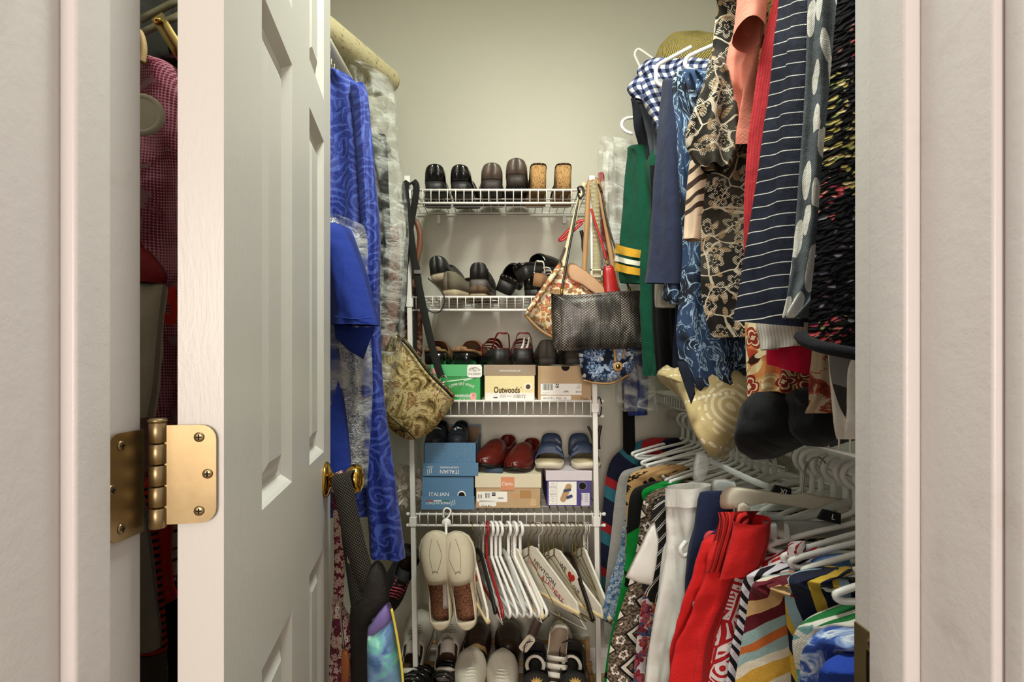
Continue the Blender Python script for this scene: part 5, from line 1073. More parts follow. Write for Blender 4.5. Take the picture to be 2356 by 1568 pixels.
def heart(t, x, z, r, mt):
    pts = [(r*.9*(16*math.sin(a)**3)/16, r*(13*math.cos(a)-5*math.cos(2*a)-2*math.cos(3*a)-math.cos(4*a))/16) for a in [k*6.2832/28 for k in range(28)]]
    MB().plate(pts[::-1], .0006, frame((0, -.0040, 0), (1, 0, 0), (0, 0, 1)) @ Matrix.Translation((x, z, 0)) @ Matrix.Rotation(-.3, 4, 'Z')).obj('heart_print', mt, t, False)
t = hang('paper', goldw, 1085, 17, 'paper-caped hanger with red heart next to the cream slip-ons', .21, .10, .105); heart(t, .085, -.15, .015, redink); cape_print(t, [('WE', .05, -.145, .022, ink), ('CUSTOMERS', .10, -.188, .022, ink)])
hang('arm', blkh, 1103, 17, 'black plastic hanger next to the paper cape with heart', .2, .10, .11)
hang('wire', whw, 1112, 18, 'white wire hanger between black and red hangers', .2, .11, .11)
hang('tube', redh, 1120, 16, 'dark red tubular hanger among the white ones')
for i, x in enumerate((1131, 1141, 1151)): hang('tube', wplh, x, 18+i*2.0, ('white tubular hanger right beside the red one', 'white tubular hanger second after the red one', 'white tubular hanger third after the red one, before the clear hanger')[i])
hang('arm', clrh, 1160, 19, 'clear plastic hanger among the white tubular hangers', .2, .10, .11)
for i, x in enumerate((1170, 1184, 1197)): hang('tube', wplh, x, 20+i*1.0, ('white tubular hanger right after the clear one', 'white tubular hanger in the middle of the row after the clear one', 'white tubular hanger last before the brass wire hangers')[i])
hang('wire', whw, 1178, 24, 'white wire hanger among the middle white tubular hangers', .2, .11, .11)
t = hang('paper', whw, 1188, 22, 'paper-caped hanger with small red heart behind white hangers', .20, .10, .10); heart(t, .11, -.165, .010, redink); cape_print(t, [('WE OUR', .05, -.15, .016, ink), ('CUSTOMERS', .10, -.19, .016, ink)])
hang('wire', goldw, 1216, 26, 'brass wire hanger before the laundry paper cape', .2, .11, .11)
t = hang('paper', goldw, 1228, 36, 'paper-caped hanger printed with dry cleaning and laundry lettering', .21, .095, .10)
cape_print(t, [('CLEAN', .0, -.135, .017, redink), ('NEWTOON', .06, -.145, .022, ink), ('CLEANERS', .045, -.168, .009, inkb), ('& LAUNDRY', .10, -.182, .020, redink), ('1254 PLAZA', .13, -.203, .011, ink)])
hang('wire', whw, 1240, 38, 'white wire hanger leaning in front of the laundry cape', .2, .12, .13)
for i, x in enumerate((1252, 1262)): hang('wire', goldw, x, 30+4*i, ('brass wire hanger right after the laundry cape', 'brass wire hanger before the big heart cape')[i], .2, .11, .11)
t = hang('paper', goldw, 1282, 34, 'paper-caped hanger with the largest red heart', .21, .105, .10); heart(t, .075, -.155, .019, redink); cape_print(t, [('WE', .035, -.135, .022, ink), ('OUR', .10, -.185, .016, ink)])
for i, (x, y) in enumerate(((1275, 27), (1296, 30), (1318, 26), (1326, 24))): hang('wire', goldw, x, y, ('brass wire hanger behind the largest heart cape', 'brass wire hanger just right of the largest heart cape', 'brass wire hanger before the dark wooden hanger', 'brass wire hanger beside the dark wooden hanger')[i], .2, .11, .11)
hang('arm', plain('dark wood', '#20160f', .35), 1310, 14, 'dark wooden hanger near the rack post', .2, .11, .12)
for i, (x, y) in enumerate(((1338, 16), (1346, 15), (1352, 13))): hang('wire', whw if i else goldw, x, y, ('brass wire hanger near the end of the row', 'white wire hanger near the end of the row', 'white wire hanger last before the rack post')[i], .2, .11, .11)
t = hang('paper', whw, 1343, 14, 'plain paper-caped hanger closest to the rack post', .205, .10, .10)

# ------------------------------------------------------------------ right side: shelves and rods
RX = .60
closet_shelf('closet_shelf', 'white wire shelf carrying the cushions above the lower clothes rod', .50, XR, 1.062, .47, YB-.002, (RX, .978))
closet_shelf('closet_shelf', 'white wire shelf high above the upper right clothes rod', .68, XR, 2.145, .47, YB-.002, (RX, 2.075))
def ext(rows, k=3, X=.80):
    """From row k on the cloth reaches on to X (the far side of its hanger)."""
    return [(l, r) if i < k else (l, Vector((X, r.y, r.z))) for i, (l, r) in enumerate(rows)]
def garment(name, label, cat, mat, Yl, Yr, rows, th=.035, folds=3., amp=.010, seed=0, ex=3, X=.80, wr=.004, **kw):
    r = pr(Yl, Yr, *rows)
    if ex: r = ext(r, ex, X)
    o = drape(name, mat, r, th, None, folds, amp, seed, wr=wr, **kw); return tag(o, label, cat, kw.get('group') or 'clothes on the right-hand rods')
# --- upper rod, from the door to the back
fuz = Mt('multicolour boucle knit', .95, .1); fw_ = fuz.warp(fuz.uv, 60., .012); fu, fv, _ = fuz.sep(fw_)
fvec = fuz.comb(fu*.7+fv*.35, fv*1.3-fu*.5); fn_ = fuz.voro(fvec, 150.); fcol = fuz.sep(fuz.voro(fvec, 150., out='Color')); rowk = fuz.noise(fuz.uv, 9., 2., .6); gk = fuz.noise(fuz.vadd(fuz.uv, (.7, .3, 0.)), 8., 2., .6)
fc = fuz.ramp(fcol[0], [(0, '#08070b'), (.55, '#151219'), (.72, '#3c3644'), (.84, '#77707c'), (.90, '#121016')], True)
fc = fuz.mix((fcol[1] < fuz.step(rowk, .48, .66)), fc, fuz.ramp(fcol[2], [(0, '#b5484c'), (.35, '#d98a78'), (.6, '#7a2a3c'), (.8, '#1a1014')], True))
fc = fuz.mix((fcol[1] > 1-fuz.step(gk, .52, .68)), fc, fuz.ramp(fcol[2], [(0, '#a99a58'), (.4, '#8fa05c'), (.65, '#cbb98a'), (.8, '#15120f')], True))
fuz.color(fuz.mix(fuz.step(fn_, .35, .6), fc, '#060508')); fuz.bump(1-fn_, .010)
t = thing('boucle_jacket', 'black boucle knit flecked pink and yellow nearest the door jamb', 'jacket', P(1900, 800, .66), 'clothes on the right-hand rods')
drape('jacket_body', fuz, ext(pr(.66, .62, (-60, 1940, 2150), (0, 1926, 2150), (200, 1908, 2150), (400, 1890, 2150), (600, 1874, 2150), (690, 1864, 2150), (770, 1858, 2150), (800, 1858, 2150, 850)), 1, .78), .06, t, 2., .012, 31, wr=.012, nu=40, nv=90)
MB().tube([P(1843, 772, .64), P(1858, 786, .625), P(1900, 800, .60), P(1960, 812, .585), P(2060, 830, .57)], .0085, 10, 6, (.8, 1)).obj('hem_band', fabric('black rib', '#16151b', .9), t)
leafg = pat_leaves('grey leaf print jersey', '#3b4044', ['#c6c4bb', '#c9c6bd'], 19., .49, .11, .35, 1.4, bg2='#565d61')
garment('leaf_print_top', 'dark grey top with white leaf marks next to boucle knit', 'top', leafg, .735, .70, ((-60, 1862, 1960), (0, 1858, 1960), (200, 1852, 1960), (400, 1838, 1955), (550, 1827, 1945), (650, 1815, 1930), (722, 1804, 1880), (732, 1806, 1870)), .03, 2.5, .010, 32, 0)
vel = Mt('navy velvet with white pinstripes', .8, .2, sheen=.0); vu, vv, _ = vel.sep(vel.warp(vel.uv, 10., .006)); vt = ((vv-vu*.16)*(1/.0192)).fr(); vel.color(vel.mix((vt < .075), vel.mix(vel.noise(vel.uv, 60., 4., .7), '#070a16', '#1b2034'), '#c9c6bf')); fin(vel)
t = thing('velvet_top', 'navy velvet top with thin white stripes, sleeve hanging outermost', 'top', P(1760, 745, .8), 'clothes on the right-hand rods')
drape('sleeve', vel, pr(.84, .75, (-60, 1820, 1872), (0, 1810, 1868), (160, 1788, 1862), (320, 1764, 1858), (480, 1736, 1854), (600, 1713, 1850), (700, 1694, 1848), (738, 1686, 1850, 752)), .032, t, 1.1, .008, 33, wr=.004, lf=.006)
drape('top_body', vel, ext(pr(.80, .78, (-60, 1840, 1960), (200, 1830, 1960), (500, 1830, 1960), (740, 1830, 1960)), 1), .03, t, 2., .006, 34)
garment('red_sweater', 'coral red ribbed sweater beside the striped velvet sleeve', 'sweater', pat_hstripes('coral red rib', [(0, '#c2363c'), (.5, '#b12a33')], .004, vert=True), .90, .87, ((-60, 1792, 1900), (0, 1779, 1900), (100, 1755, 1900), (160, 1743, 1900), (240, 1732, 1900), (320, 1721, 1900), (400, 1715, 1900), (500, 1711, 1900), (700, 1712, 1900)), .03, 2., .006, 35, 1)
tpr = pat_blotch('tan swirl print', [(0, '#3a3120'), (.44, '#b59a5a'), (.54, '#d9c890'), (.62, '#7c6a3c')], 40.)
garment('tan_blouse', 'tan swirl-print blouse glimpsed beside coral tee', 'blouse', tpr, .925, .91, ((-60, 1775, 1850), (0, 1766, 1850), (60, 1758, 1850), (130, 1746, 1850), (220, 1738, 1850), (320, 1734, 1850)), .02, 2., .005, 36, 1)
cor = fabric('coral jersey', '#df8a76', .85, .2, .05); t = thing('coral_tee', 'coral pink tee with rolled short sleeve', 't-shirt', P(1710, 280, .95), 'clothes on the right-hand rods')
drape('tee_body', cor, pr(1.0, .97, (-60, 1715, 1800), (0, 1706, 1790), (60, 1694, 1780), (110, 1676, 1766), (160, 1671, 1756), (200, 1684, 1746), (230, 1702, 1740), (280, 1714, 1736), (330, 1722, 1736)), .04, t, 1.5, .012, 37, wr=.010)
drape('sleeve', cor, pr(.935, .925, (-80, 1702, 1764), (-20, 1698, 1764), (40, 1692, 1760), (84, 1686, 1757)), .105, t, .6, .004, 38, pw=2., wr=.003, lf=.004)
lace = pat_lace('black floral lace chiffon', '#15120f', '#cfc3ac', '#a08766', 24.)
t = thing('lace_blouse', 'black chiffon blouse with cream lace flowers', 'blouse', P(1680, 775, 1.03), 'clothes on the right-hand rods')
drape('blouse_body', lace, ext(pr(1.06, 1.0, (-60, 1655, 1720), (0, 1650, 1740), (100, 1640, 1740), (200, 1632, 1740), (350, 1628, 1740), (500, 1614, 1740), (600, 1612, 1740), (680, 1614, 1740), (740, 1626, 1740), (776, 1638, 1735)), 2, .72), .05, t, 4., .016, 39, wr=.008, nv=60)
drape('sleeve', lace, pr(1.02, 1.0, (130, 1636, 1665), (190, 1620, 1690), (240, 1600, 1700), (290, 1582, 1700), (330, 1577, 1698), (365, 1592, 1690), (385, 1612, 1680)), .05, t, 2., .012, 40, wr=.010)
zeb = Mt('beige fleece with brown tiger stripes', .95, .1, sheen=.4); zu, zv, _ = zeb.sep(zeb.warp(zeb.uv, 14., .03)); zt = ((zv-zu*.5)*(1/.027)).fr(); hi = zeb.step(zeb.sep(zeb.uv)[1], 1.455, 1.462); zeb.color(zeb.mix((zt < .42)*hi, '#cdb49a', '#3a2a20')); fin(zeb)
garment('tiger_sweater', 'beige sleeve with brown tiger stripes before the lace blouse', 'sweater', zeb, 1.09, 1.07, ((330, 1592, 1650), (360, 1588, 1650), (420, 1581, 1640), (500, 1575, 1625), (545, 1573, 1616), (552, 1574, 1614)), .04, 1., .006, 41, 0)
marb = Mt('blue marbled chiffon', .75, .25); mw = marb.warp(marb.uv, 9., .10); m1 = marb.noise(marb.comb(marb.sep(mw)[0]*44., marb.sep(mw)[1]*15.), 1., 4., .6, 1.2); m2 = (m1*30.).sin()
marb.color(marb.mix(marb.step(m2, .74, .96), marb.mix(marb.step(marb.noise(marb.uv, 11., 2.), .42, .55), '#171c28', '#2f4464'), '#9db6cc')); fin(marb)
t = thing('marbled_dress', 'long dress in blue-black marbled print with pointed hem', 'dress', P(1620, 890, 1.17), 'clothes on the right-hand rods')
drape('dress_body', marb, ext(pr(1.20, 1.14, (160, 1580, 1620), (180, 1555, 1640), (220, 1548, 1660), (300, 1556, 1680), (420, 1562, 1690), (560, 1570, 1690), (660, 1565, 1690), (760, 1556, 1690), (820, 1562, 1690), (870, 1578, 1690), (890, 1596, 1690, 870)), 5, .62), .06, t, 5., .020, 42, wr=.008, nv=60)
sheer = fabric('sheer navy chiffon', '#1f2534', .7); 
for pts_, y_ in (([(1556, 826), (1574, 826), (1592, 860), (1600, 905), (1590, 930), (1576, 890), (1562, 850)], 1.13), ([(1600, 870), (1618, 868), (1622, 888), (1612, 900), (1602, 892)], 1.10)): pouch('hem_point', pts_, y_, .004, sheer, t, smooth=0, amp=.004)
navs = fabric('slate navy jersey', '#2b3148', .85, .3, .08)
t = thing('navy_tunic', 'plain slate navy tunic sleeve between green jacket and marbled dress', 'tunic', P(1530, 655, 1.34), 'clothes on the right-hand rods')
drape('sleeve', navs, pr(1.36, 1.27, (178, 1552, 1566), (200, 1545, 1572), (300, 1534, 1570), (400, 1521, 1568), (500, 1510, 1567), (600, 1499, 1565), (640, 1494, 1563), (652, 1493, 1561)), .06, t, .8, .006, 43, wr=.003)
drape('tunic_body', navs, ext(pr(1.38, 1.36, (180, 1560, 1640), (300, 1565, 1640), (600, 1560, 1640), (800, 1548, 1640), (850, 1550, 1640)), 1, .65), .03, t, 2., .008, 44)
garment('white_shirt', 'pale grey shirt tails peeping below the navy sleeve', 'shirt', fabric('pale grey cotton', '#b5b1a6', .85), 1.42, 1.38, ((300, 1530, 1570), (500, 1520, 1570), (655, 1508, 1556), (700, 1508, 1556), (708, 1512, 1552)), .03, 2., .006, 45, 0)
garment('denim_shirt', 'blue marbled cuff poking out below the navy sleeve', 'shirt', marb, 1.30, 1.28, ((640, 1532, 1560), (660, 1528, 1562), (685, 1524, 1564), (700, 1545, 1560)), .03, 1., .004, 46, 0)
ging = pat_gingham('navy gingham', '#dcdad2', '#131a33', '#5b6486', 1/.0225)
t = thing('gingham_shirt', 'navy and white gingham shirt at the far end of the upper rod', 'shirt', P(1500, 330, 1.55), 'clothes on the right-hand rods')
drape('shirt_body', ging, pr(1.58, 1.50, (136, 1490, 1640), (160, 1466, 1640), (190, 1470, 1640), (230, 1480, 1600), (290, 1505, 1590), (340, 1530, 1590)), .05, t, 2., .012, 47, wr=.006)
drape('collar', ging, pr(1.50, 1.48, (178, 1462, 1500), (200, 1444, 1505), (215, 1446, 1500), (232, 1462, 1490)), .03, t, 1., .006, 48)
drape('sleeve', ging, pr(1.48, 1.46, (180, 1470, 1560), (230, 1478, 1555), (280, 1500, 1550), (330, 1520, 1545), (370, 1528, 1544)), .04, t, 1., .010, 49)
garment('dark_trousers', 'dark folded trousers under the gingham shirt', 'trousers', fabric('charcoal denim', '#23252c', .9), 1.62, 1.54, ((225, 1455, 1500), (250, 1458, 1520), (300, 1462, 1535), (350, 1480, 1530), (420, 1505, 1530), (480, 1512, 1530)), .04, 2., .010, 50, 0, wr=.008)
garment('denim_trousers', 'faded denim trousers folded behind the gingham shirt', 'trousers', fabric('faded denim', '#5a5f68', .9), 1.56, 1.50, ((240, 1470, 1530), (270, 1480, 1540), (340, 1500, 1535), (440, 1515, 1530)), .03, 2., .010, 51, 0, wr=.008)
grn = fabric('bottle green knit', '#0e4a35', .85, .25, .1)
t = thing('green_jacket', 'bottle green sports jacket with yellow and white cuff stripes', 'jacket', P(1510, 860, 1.6), 'clothes on the right-hand rods')
drape('sleeve', grn, pr(1.66, 1.58, (332, 1462, 1480), (360, 1455, 1496), (420, 1445, 1503), (500, 1438, 1502), (560, 1432, 1500), (600, 1430, 1490), (640, 1434, 1486), (652, 1438, 1484)), .07, t, .8, .008, 52)
for c_, y0, y1, nm in (('#c99a2e', 562, 582, 'yellow_band'), ('#d6d2c0', 588, 600, 'white_band'), ('#c99a2e', 604, 622, 'yellow_band')):
    drape(nm, fabric('band '+c_, c_, .85), pr(1.65, 1.57, (y0, 1428, 1480, y0+14), (y1, 1427, 1476, y1+12)), .082, t, .8, .008, 52, nv=6, open_top=True)
drape('jacket_body', grn, pr(1.64, 1.50, (335, 1480, 1540), (450, 1495, 1545), (580, 1488, 1545), (640, 1484, 1550), (720, 1486, 1552), (800, 1496, 1556), (850, 1503, 1552), (864, 1506, 1548)), .09, t, 2., .014, 53)
garment('black_jacket', 'black jacket between the green jacket and the navy sleeve', 'jacket', fabric('black wool', '#101012', .9), 1.52, 1.46, ((380, 1495, 1560), (500, 1500, 1560), (700, 1500, 1570), (860, 1510, 1570)), .03, 2., .008, 54, 0)
t = thing('garment_bag', 'clear plastic garment bag at the far end of upper right rod', 'garment bag', P(1430, 960, 1.82))
drape('plastic_cover', plastic, pr(1.86, 1.76, (318, 1402, 1440), (330, 1390, 1452), (400, 1386, 1455), (520, 1388, 1450), (650, 1400, 1460), (760, 1410, 1490), (850, 1418, 1505), (920, 1425, 1508), (945, 1450, 1500)), .09, t, 3., .018, 55, wr=.012)
drape('blue_garment', fabric('deep blue satin', '#1c2a5c', .4), pr(1.84, 1.80, (780, 1432, 1490), (880, 1432, 1492), (930, 1440, 1490), (955, 1450, 1484)), .05, t, 2., .010, 56)
drape('pale_garment', fabric('silver grey satin', '#a9a79c', .5), pr(1.88, 1.84, (345, 1402, 1450), (420, 1398, 1455), (560, 1400, 1455), (700, 1410, 1460)), .04, t, 2., .008, 57)
t = thing('black_trousers', 'narrow black trouser leg hanging below the plastic garment bag', 'trousers', P(1445, 1110, 1.93)); drape('trouser_leg', fabric('black twill', '#0b0a0b', .8), pr(1.94, 1.92, (880, 1430, 1462), (960, 1433, 1460), (1050, 1434, 1463), (1110, 1438, 1466)), .03, t, 1., .004, 58)
garment('red_scarf', 'thin red garment edge beside the plastic bag', 'garment', fabric('red wool', '#9c1f22', .9), 1.86, 1.84, ((395, 1378, 1386), (450, 1380, 1388), (540, 1384, 1392), (620, 1388, 1396)), .02, 1., .002, 59, 0)
# --- lower hems under the upper rod
org = pat_floral('orange collage print', '#b5482a', [('#d9b878', '#3a1f18'), ('#c9a06a', '#e0d0a0'), ('#8f2d20', '#e6d7b0')], 15., 4, .45, '#d08a4c')
t = thing('orange_dress', 'orange and gold collage-print dress hem with dotted border', 'dress', P(1790, 950, .98), 'clothes on the right-hand rods')
drape('dress_body', org, pr(1.02, .94, (640, 1716, 1880), (742, 1714, 1880), (800, 1716, 1880), (850, 1718, 1872), (900, 1722, 1862), (925, 1722, 1856), (945, 1724, 1846, 952)), .06, t, 3.5, .014, 61)
drape('hem_border', fabric('orange red border', '#b5381f', .8), pr(1.018, .938, (922, 1722, 1856, 930), (945, 1724, 1848, 954)), .066, t, 3.5, .014, 61, nv=8, open_top=True)
dm = plain('cream dots', '#e2d0b0', .8); m = MB(); rnd = random.Random(4)
for i in range(16): p = P(1806+i*3.2+rnd.uniform(-1, 1), 938+rnd.uniform(-5, 6), .925); m.lathe([(.0005, 0), (.0022, 0), (.0005, .0008)], frame(p, (1, 0, 0), (0, 0, 1)), 8)
o = m.obj('border_dots', dm, t); o['kind'] = 'stuff'
wc = pat_hstripes('white rib knit', [(0, '#d6cfc6'), (.6, '#bdb5ac')], .005, vert=True)
garment('white_cardigan', 'white ribbed cuff hanging under the velvet sleeve', 'cardigan', wc, .90, .86, ((640, 1735, 1860), (740, 1738, 1860), (780, 1746, 1858), (806, 1752, 1850, 795)), .05, 1., .006, 62, 0)
garment('hot_pink_tee', 'hot pink sleeve under the white ribbed cuff', 't-shirt', fabric('hot pink jersey', '#c8143c', .8, .2), .93, .88, ((640, 1750, 1885), (790, 1762, 1884), (820, 1763, 1882), (836, 1766, 1872, 862)), .05, 1., .010, 63, 0, wr=.008)
dp_ = pat_blotch('brown speckle print', [(0, '#6b2318'), (.40, '#8a3a22'), (.46, '#a8957a'), (.66, '#8f7c64'), (.72, '#5c2a20')], 24.)
garment('speckled_skirt', 'beige speckled skirt with rust patches beside orange dress', 'skirt', dp_, .84, .80, ((640, 1868, 1960), (800, 1868, 1960), (860, 1862, 1960), (900, 1860, 1950), (940, 1864, 1920), (950, 1872, 1915)), .03, 2., .008, 64, 0)
gp = pat_leaves('grey camouflage chiffon', '#6e6b6a', ['#2d2b2d', '#a19d98'], 9., .5, .2, 6.28, 0.)
t = thing('grey_scarf', 'grey camouflage-print scarf with frayed white edge by the jamb', 'scarf', P(1940, 1000, .72))
drape('scarf', gp, ext(pr(.72, .68, (700, 1905, 2010), (810, 1907, 2010), (870, 1912, 2010), (930, 1930, 2010), (980, 1955, 2010), (1005, 1965, 2010)), 0), .03, t, 2., .008, 65)
drape('white_lining', fabric('white fleece', '#cfc9c0', .95, .4), pr(.75, .71, (740, 1908, 1990), (810, 1908, 1990), (900, 1914, 1990), (960, 1920, 1990), (985, 1930, 1990), (1010, 1950, 1990)), .03, t, 2., .008, 66)
# hat on the upper shelf
hat = Mt('yellow and tan crochet straw', .9, .2); hu, hv, _ = hat.sep(hat.uv); hn = (hu*900.).sin()*(hv*700.).sin(); hb = (hv*30.+hu*2.).fr()
hat.color(hat.mix(hat.step(hn, -.6, .4), '#c2ae62', hat.ramp(hb, [(0, '#dcc54a'), (.45, '#d8c79a'), (.6, '#e0cb3c'), (.8, '#d2bf94')]))); hat.bump(hn, .004)
hc = P(1606, 160, 1.78)+Vector((0, .10, .035)); m = MB()
def fh(a, b):
    th_ = a*6.2832; r, z = lerp_tab(((0, .001), (.25, .075), (.45, .105), (.7, .122), (.85, .135), (1, .150)), b), lerp_tab(((0, .125), (.25, .115), (.45, .085), (.7, .025), (.85, .008), (1, .0)), b)
    q = Matrix.Rotation(math.radians(38), 3, 'X') @ Vector((r*math.cos(th_), r*math.sin(th_), z+.006*nz(th_*2, b*3))); return hc+q, (a*.6, b*.26)
m.grid(fh, 48, 22); o = m.obj('crochet_hat', hat); solid(o, .005); tag(o, 'yellow and tan crocheted hat on the upper shelf', 'hat'); o.rotation_euler = (0, 0, 0)
# hangers at the far end of the upper rod
g = 'white hangers at the far end of the upper rod'
t0 = make_hanger('tube', 'coat_hanger', 'white hanger leaning up beside the gingham shirt against the wall', g, .2, .10, wplh); p = P(1436, 98, 1.86)
t0.matrix_basis = Matrix.Translation(p+Vector((.06, .06, .0))) @ Matrix.Rotation(math.radians(64), 4, 'Y') @ Matrix.Rotation(math.radians(10), 4, 'X') @ Matrix.Translation((.19, 0, .20))
for i, (pts, lb) in enumerate((([(1590, 108), (1530, 140), (1512, 152), (1509, 170), (1512, 190), (1530, 200), (1546, 201)], 'white hanger end curving over the gingham shirt'), ([(1660, 96), (1600, 122), (1582, 132), (1576, 146), (1582, 158), (1600, 164), (1620, 166)], 'white hanger end in front of the crocheted hat'), ([(1462, 270), (1442, 272), (1432, 280), (1431, 292), (1440, 302), (1456, 308)], 'white hanger end above the green jacket'))):
    h = MB().tube([P(x, y, (1.42, 1.32, 1.68)[i]) for x, y in pts], .0052, 8, 6); tag(h.obj('coat_hanger', wplh), lb, 'hanger', g)
# cushions on the lower shelf
cm = Mt('gold embroidered silk', .6, .3, sheen=.3); cu_ = cm.warp(cm.uv, 8., .01); cx_, cy_, _ = cm.sep(cu_); e, rad, r = cm.flower(cu_, 7.5, 14, .46, .6)
cc = cm.mix(cm.noise(cm.uv, 14., 3.), '#b29a68', '#c9b584'); cc = cm.mix((e < 1.)*(((rad*60.).sin() > .2))*.8, cc, '#e2d5b2'); dl = ((cx_*.6+cy_)*9.).fr(); dd = (((cx_-cy_*.6)*75.).fr()-.5); d2 = (dl-.5)*9.; cc = cm.mix((dd*dd+d2*d2 < .12), cc, '#e8deC0'); cm.color(cc); fin(cm)
o = pouch('embroidered_cushion', [(1522, 880, 1.42), (1545, 850, 1.45), (1570, 862, 1.42), (1640, 850, 1.30), (1738, 868, 1.15), (1736, 925, 1.12), (1700, 985, 1.12), (1660, 1030, 1.12), (1636, 1050, 1.12), (1614, 1020, 1.16), (1590, 950, 1.26), (1560, 900, 1.36)], 1.2, .13, cm, None, None, amp=.012, seed=5, smooth=3); tag(o, 'gold cushion embroidered with cream flowers slumping off the wire shelf', 'cushion')
bkc = fabric('black velour', '#131417', .9, .4)
o = pouch('black_cushion', [(1745, 920, .98), (1790, 900, .95), (1838, 930, .90), (1842, 985, .89), (1820, 1020, .90), (1770, 1045, .93), (1728, 1056, .96), (1730, 1010, .97)], .93, .12, bkc, None, None, amp=.016, seed=7); tag(o, 'black velour cushion bulging over the wire shelf beside the gold one', 'cushion')
o = pouch('black_cushion', [(1830, 930, .95), (1870, 900, .90), (1960, 900, .85), (2010, 930, .82), (1980, 985, .82), (1920, 1012, .84), (1870, 1026, .87), (1838, 1010, .90)], .88, .10, bkc, None, None, amp=.016, seed=9); tag(o, 'black velour cushion under the orange dress, nearer the door jamb', 'cushion')
# --- lower rod: clothes from the back to the door
G2 = 'clothes on the lower rod'
garment('striped_polo', 'navy, teal and red polo shirt at the far end of lower rod', 'shirt', pat_hstripes('navy teal red bands', [(0, '#1a1d34'), (.35, '#2f6a78'), (.62, '#9c1f24'), (.82, '#171a2e')], .16, slant=.5), 1.94, 1.90, ((1006, 1500, 1560), (1022, 1450, 1575), (1050, 1412, 1590), (1090, 1396, 1600), (1160, 1388, 1600), (1250, 1382, 1600), (1360, 1384, 1600)), .035, 2., .008, 71)
garment('grey_sweatshirt', 'heather grey sweatshirt second on the lower rod', 'sweatshirt', fabric('pale heather grey', '#989590', .95, .2, .2), 1.76, 1.70, ((1066, 1500, 1560), (1076, 1455, 1580), (1090, 1428, 1600), (1140, 1416, 1600), (1230, 1406, 1600), (1330, 1394, 1600), (1430, 1390, 1600), (1480, 1392, 1600)), .045, 2., .008, 72)
lb_ = pat_floral('light blue lace denim', '#6d8aa4', [('#c2ccd2', '#35506e'), ('#9db2c2', '#2f4560')], 60., 5, .45, '#4f6d8c')
garment('blue_lace_top', 'pale blue lace-print top beside the grey sweatshirt', 'top', lb_, 1.60, 1.56, ((1130, 1500, 1560), (1150, 1460, 1580), (1190, 1438, 1600), (1270, 1424, 1600), (1340, 1402, 1600), (1395, 1388, 1600), (1425, 1390, 1600)), .03, 2., .008, 73)
garment('leopard_top', 'leopard-print top under white hanger arms', 'top', pat_leopard('leopard print', '#b58f5e', '#17110c', '#8a6236', 48.), 1.54, 1.50, ((1068, 1526, 1570), (1078, 1480, 1590), (1092, 1450, 1610), (1120, 1442, 1610), (1200, 1440, 1610), (1320, 1438, 1600)), .03, 2., .006, 74)
gbk = Mt('green and black animal knit', .95, .1, sheen=.3); gw_ = gbk.warp(gbk.uv, 7., .10); gu, gv_, _ = gbk.sep(gw_); gn = gbk.noise(gbk.comb(gu*17., gv_*7.), 1., 2., .5, .6); gbk.color(gbk.mix(gbk.step(gn, .45, .47), '#0a0b0a', '#0c7a2e')); fin(gbk)
garment('green_black_sweater', 'bright green and black animal-pattern sweater', 'sweater', gbk, 1.44, 1.40, ((1106, 1510, 1570), (1114, 1480, 1600), (1134, 1452, 1610), (1200, 1443, 1610), (1300, 1438, 1610), (1400, 1418, 1600), (1500, 1398, 1600), (1640, 1380, 1600)), .04, 2., .008, 75)
garment('zigzag_dress', 'brown and black print dress with white zigzag bands', 'dress', pat_zigzag('brown zigzag print', '#3a3028', '#cfc6b8', '#7a6a58', 13.), 1.36, 1.32, ((1122, 1520, 1590), (1134, 1496, 1610), (1160, 1478, 1620), (1240, 1468, 1620), (1330, 1450, 1620), (1420, 1422, 1600), (1500, 1402, 1600), (1660, 1390, 1600)), .045, 3., .012, 76)
garment('red_floral_dress', 'white dress with red flowers beside zigzag dress', 'dress', pat_floral('red flowers on white', '#cfc8c2', [('#8f1f24', '#1f2a44'), ('#b5473c', '#3a4668')], 26., 5, .45, '#b9b3b4'), 1.29, 1.26, ((1180, 1530, 1600), (1240, 1505, 1620), (1320, 1490, 1620), (1400, 1474, 1620), (1500, 1462, 1620), (1660, 1450, 1620)), .03, 2.5, .010, 77)
garment('multicolour_blouse', 'orange, purple and blue print blouse edge beside white trousers', 'blouse', pat_blotch('orange purple print', [(0, '#2a2f5c'), (.40, '#5a6a94'), (.47, '#c9b8b0'), (.52, '#c4603a'), (.58, '#7a2f5a'), (.65, '#31436e')], 34.), 1.23, 1.20, ((1240, 1530, 1600), (1300, 1512, 1620), (1380, 1502, 1620), (1460, 1490, 1620), (1660, 1478, 1620)), .03, 2., .008, 78)
t = thing('striped_tee', 'black and white diagonal-striped tee with white sleeve', 't-shirt', P(1500, 1380, 1.2), G2)
bws = pat_hstripes('black and white diagonal stripes', [(0, '#161514'), (.42, '#cfcbc4'), (.52, '#1b1a19'), (.62, '#cfcbc4'), (.70, '#201e1d')], .032, slant=-1.4)
drape('tee_body', bws, ext(pr(1.20, 1.16, (1132, 1545, 1600), (1142, 1522, 1640), (1170, 1503, 1650), (1230, 1497, 1650), (1300, 1484, 1650), (1350, 1478, 1650), (1384, 1496, 1650)), 3), .04, t, 1.5, .006, 79)
pouch('sleeve', [(1506, 1196), (1516, 1240), (1510, 1300), (1500, 1346), (1470, 1340), (1438, 1327), (1456, 1290), (1478, 1245), (1494, 1210)], 1.165, .022, fabric('white jersey', '#d6d3cc', .85, .2, .04), t, smooth=1, amp=.006, seed=4, puff=.35)
wj = fabric('white denim', '#d9d6d0', .85, .1, .04); t = thing('white_trousers', 'white denim trousers hanging by the waistband', 'trousers', P(1540, 1590, 1.1), G2)
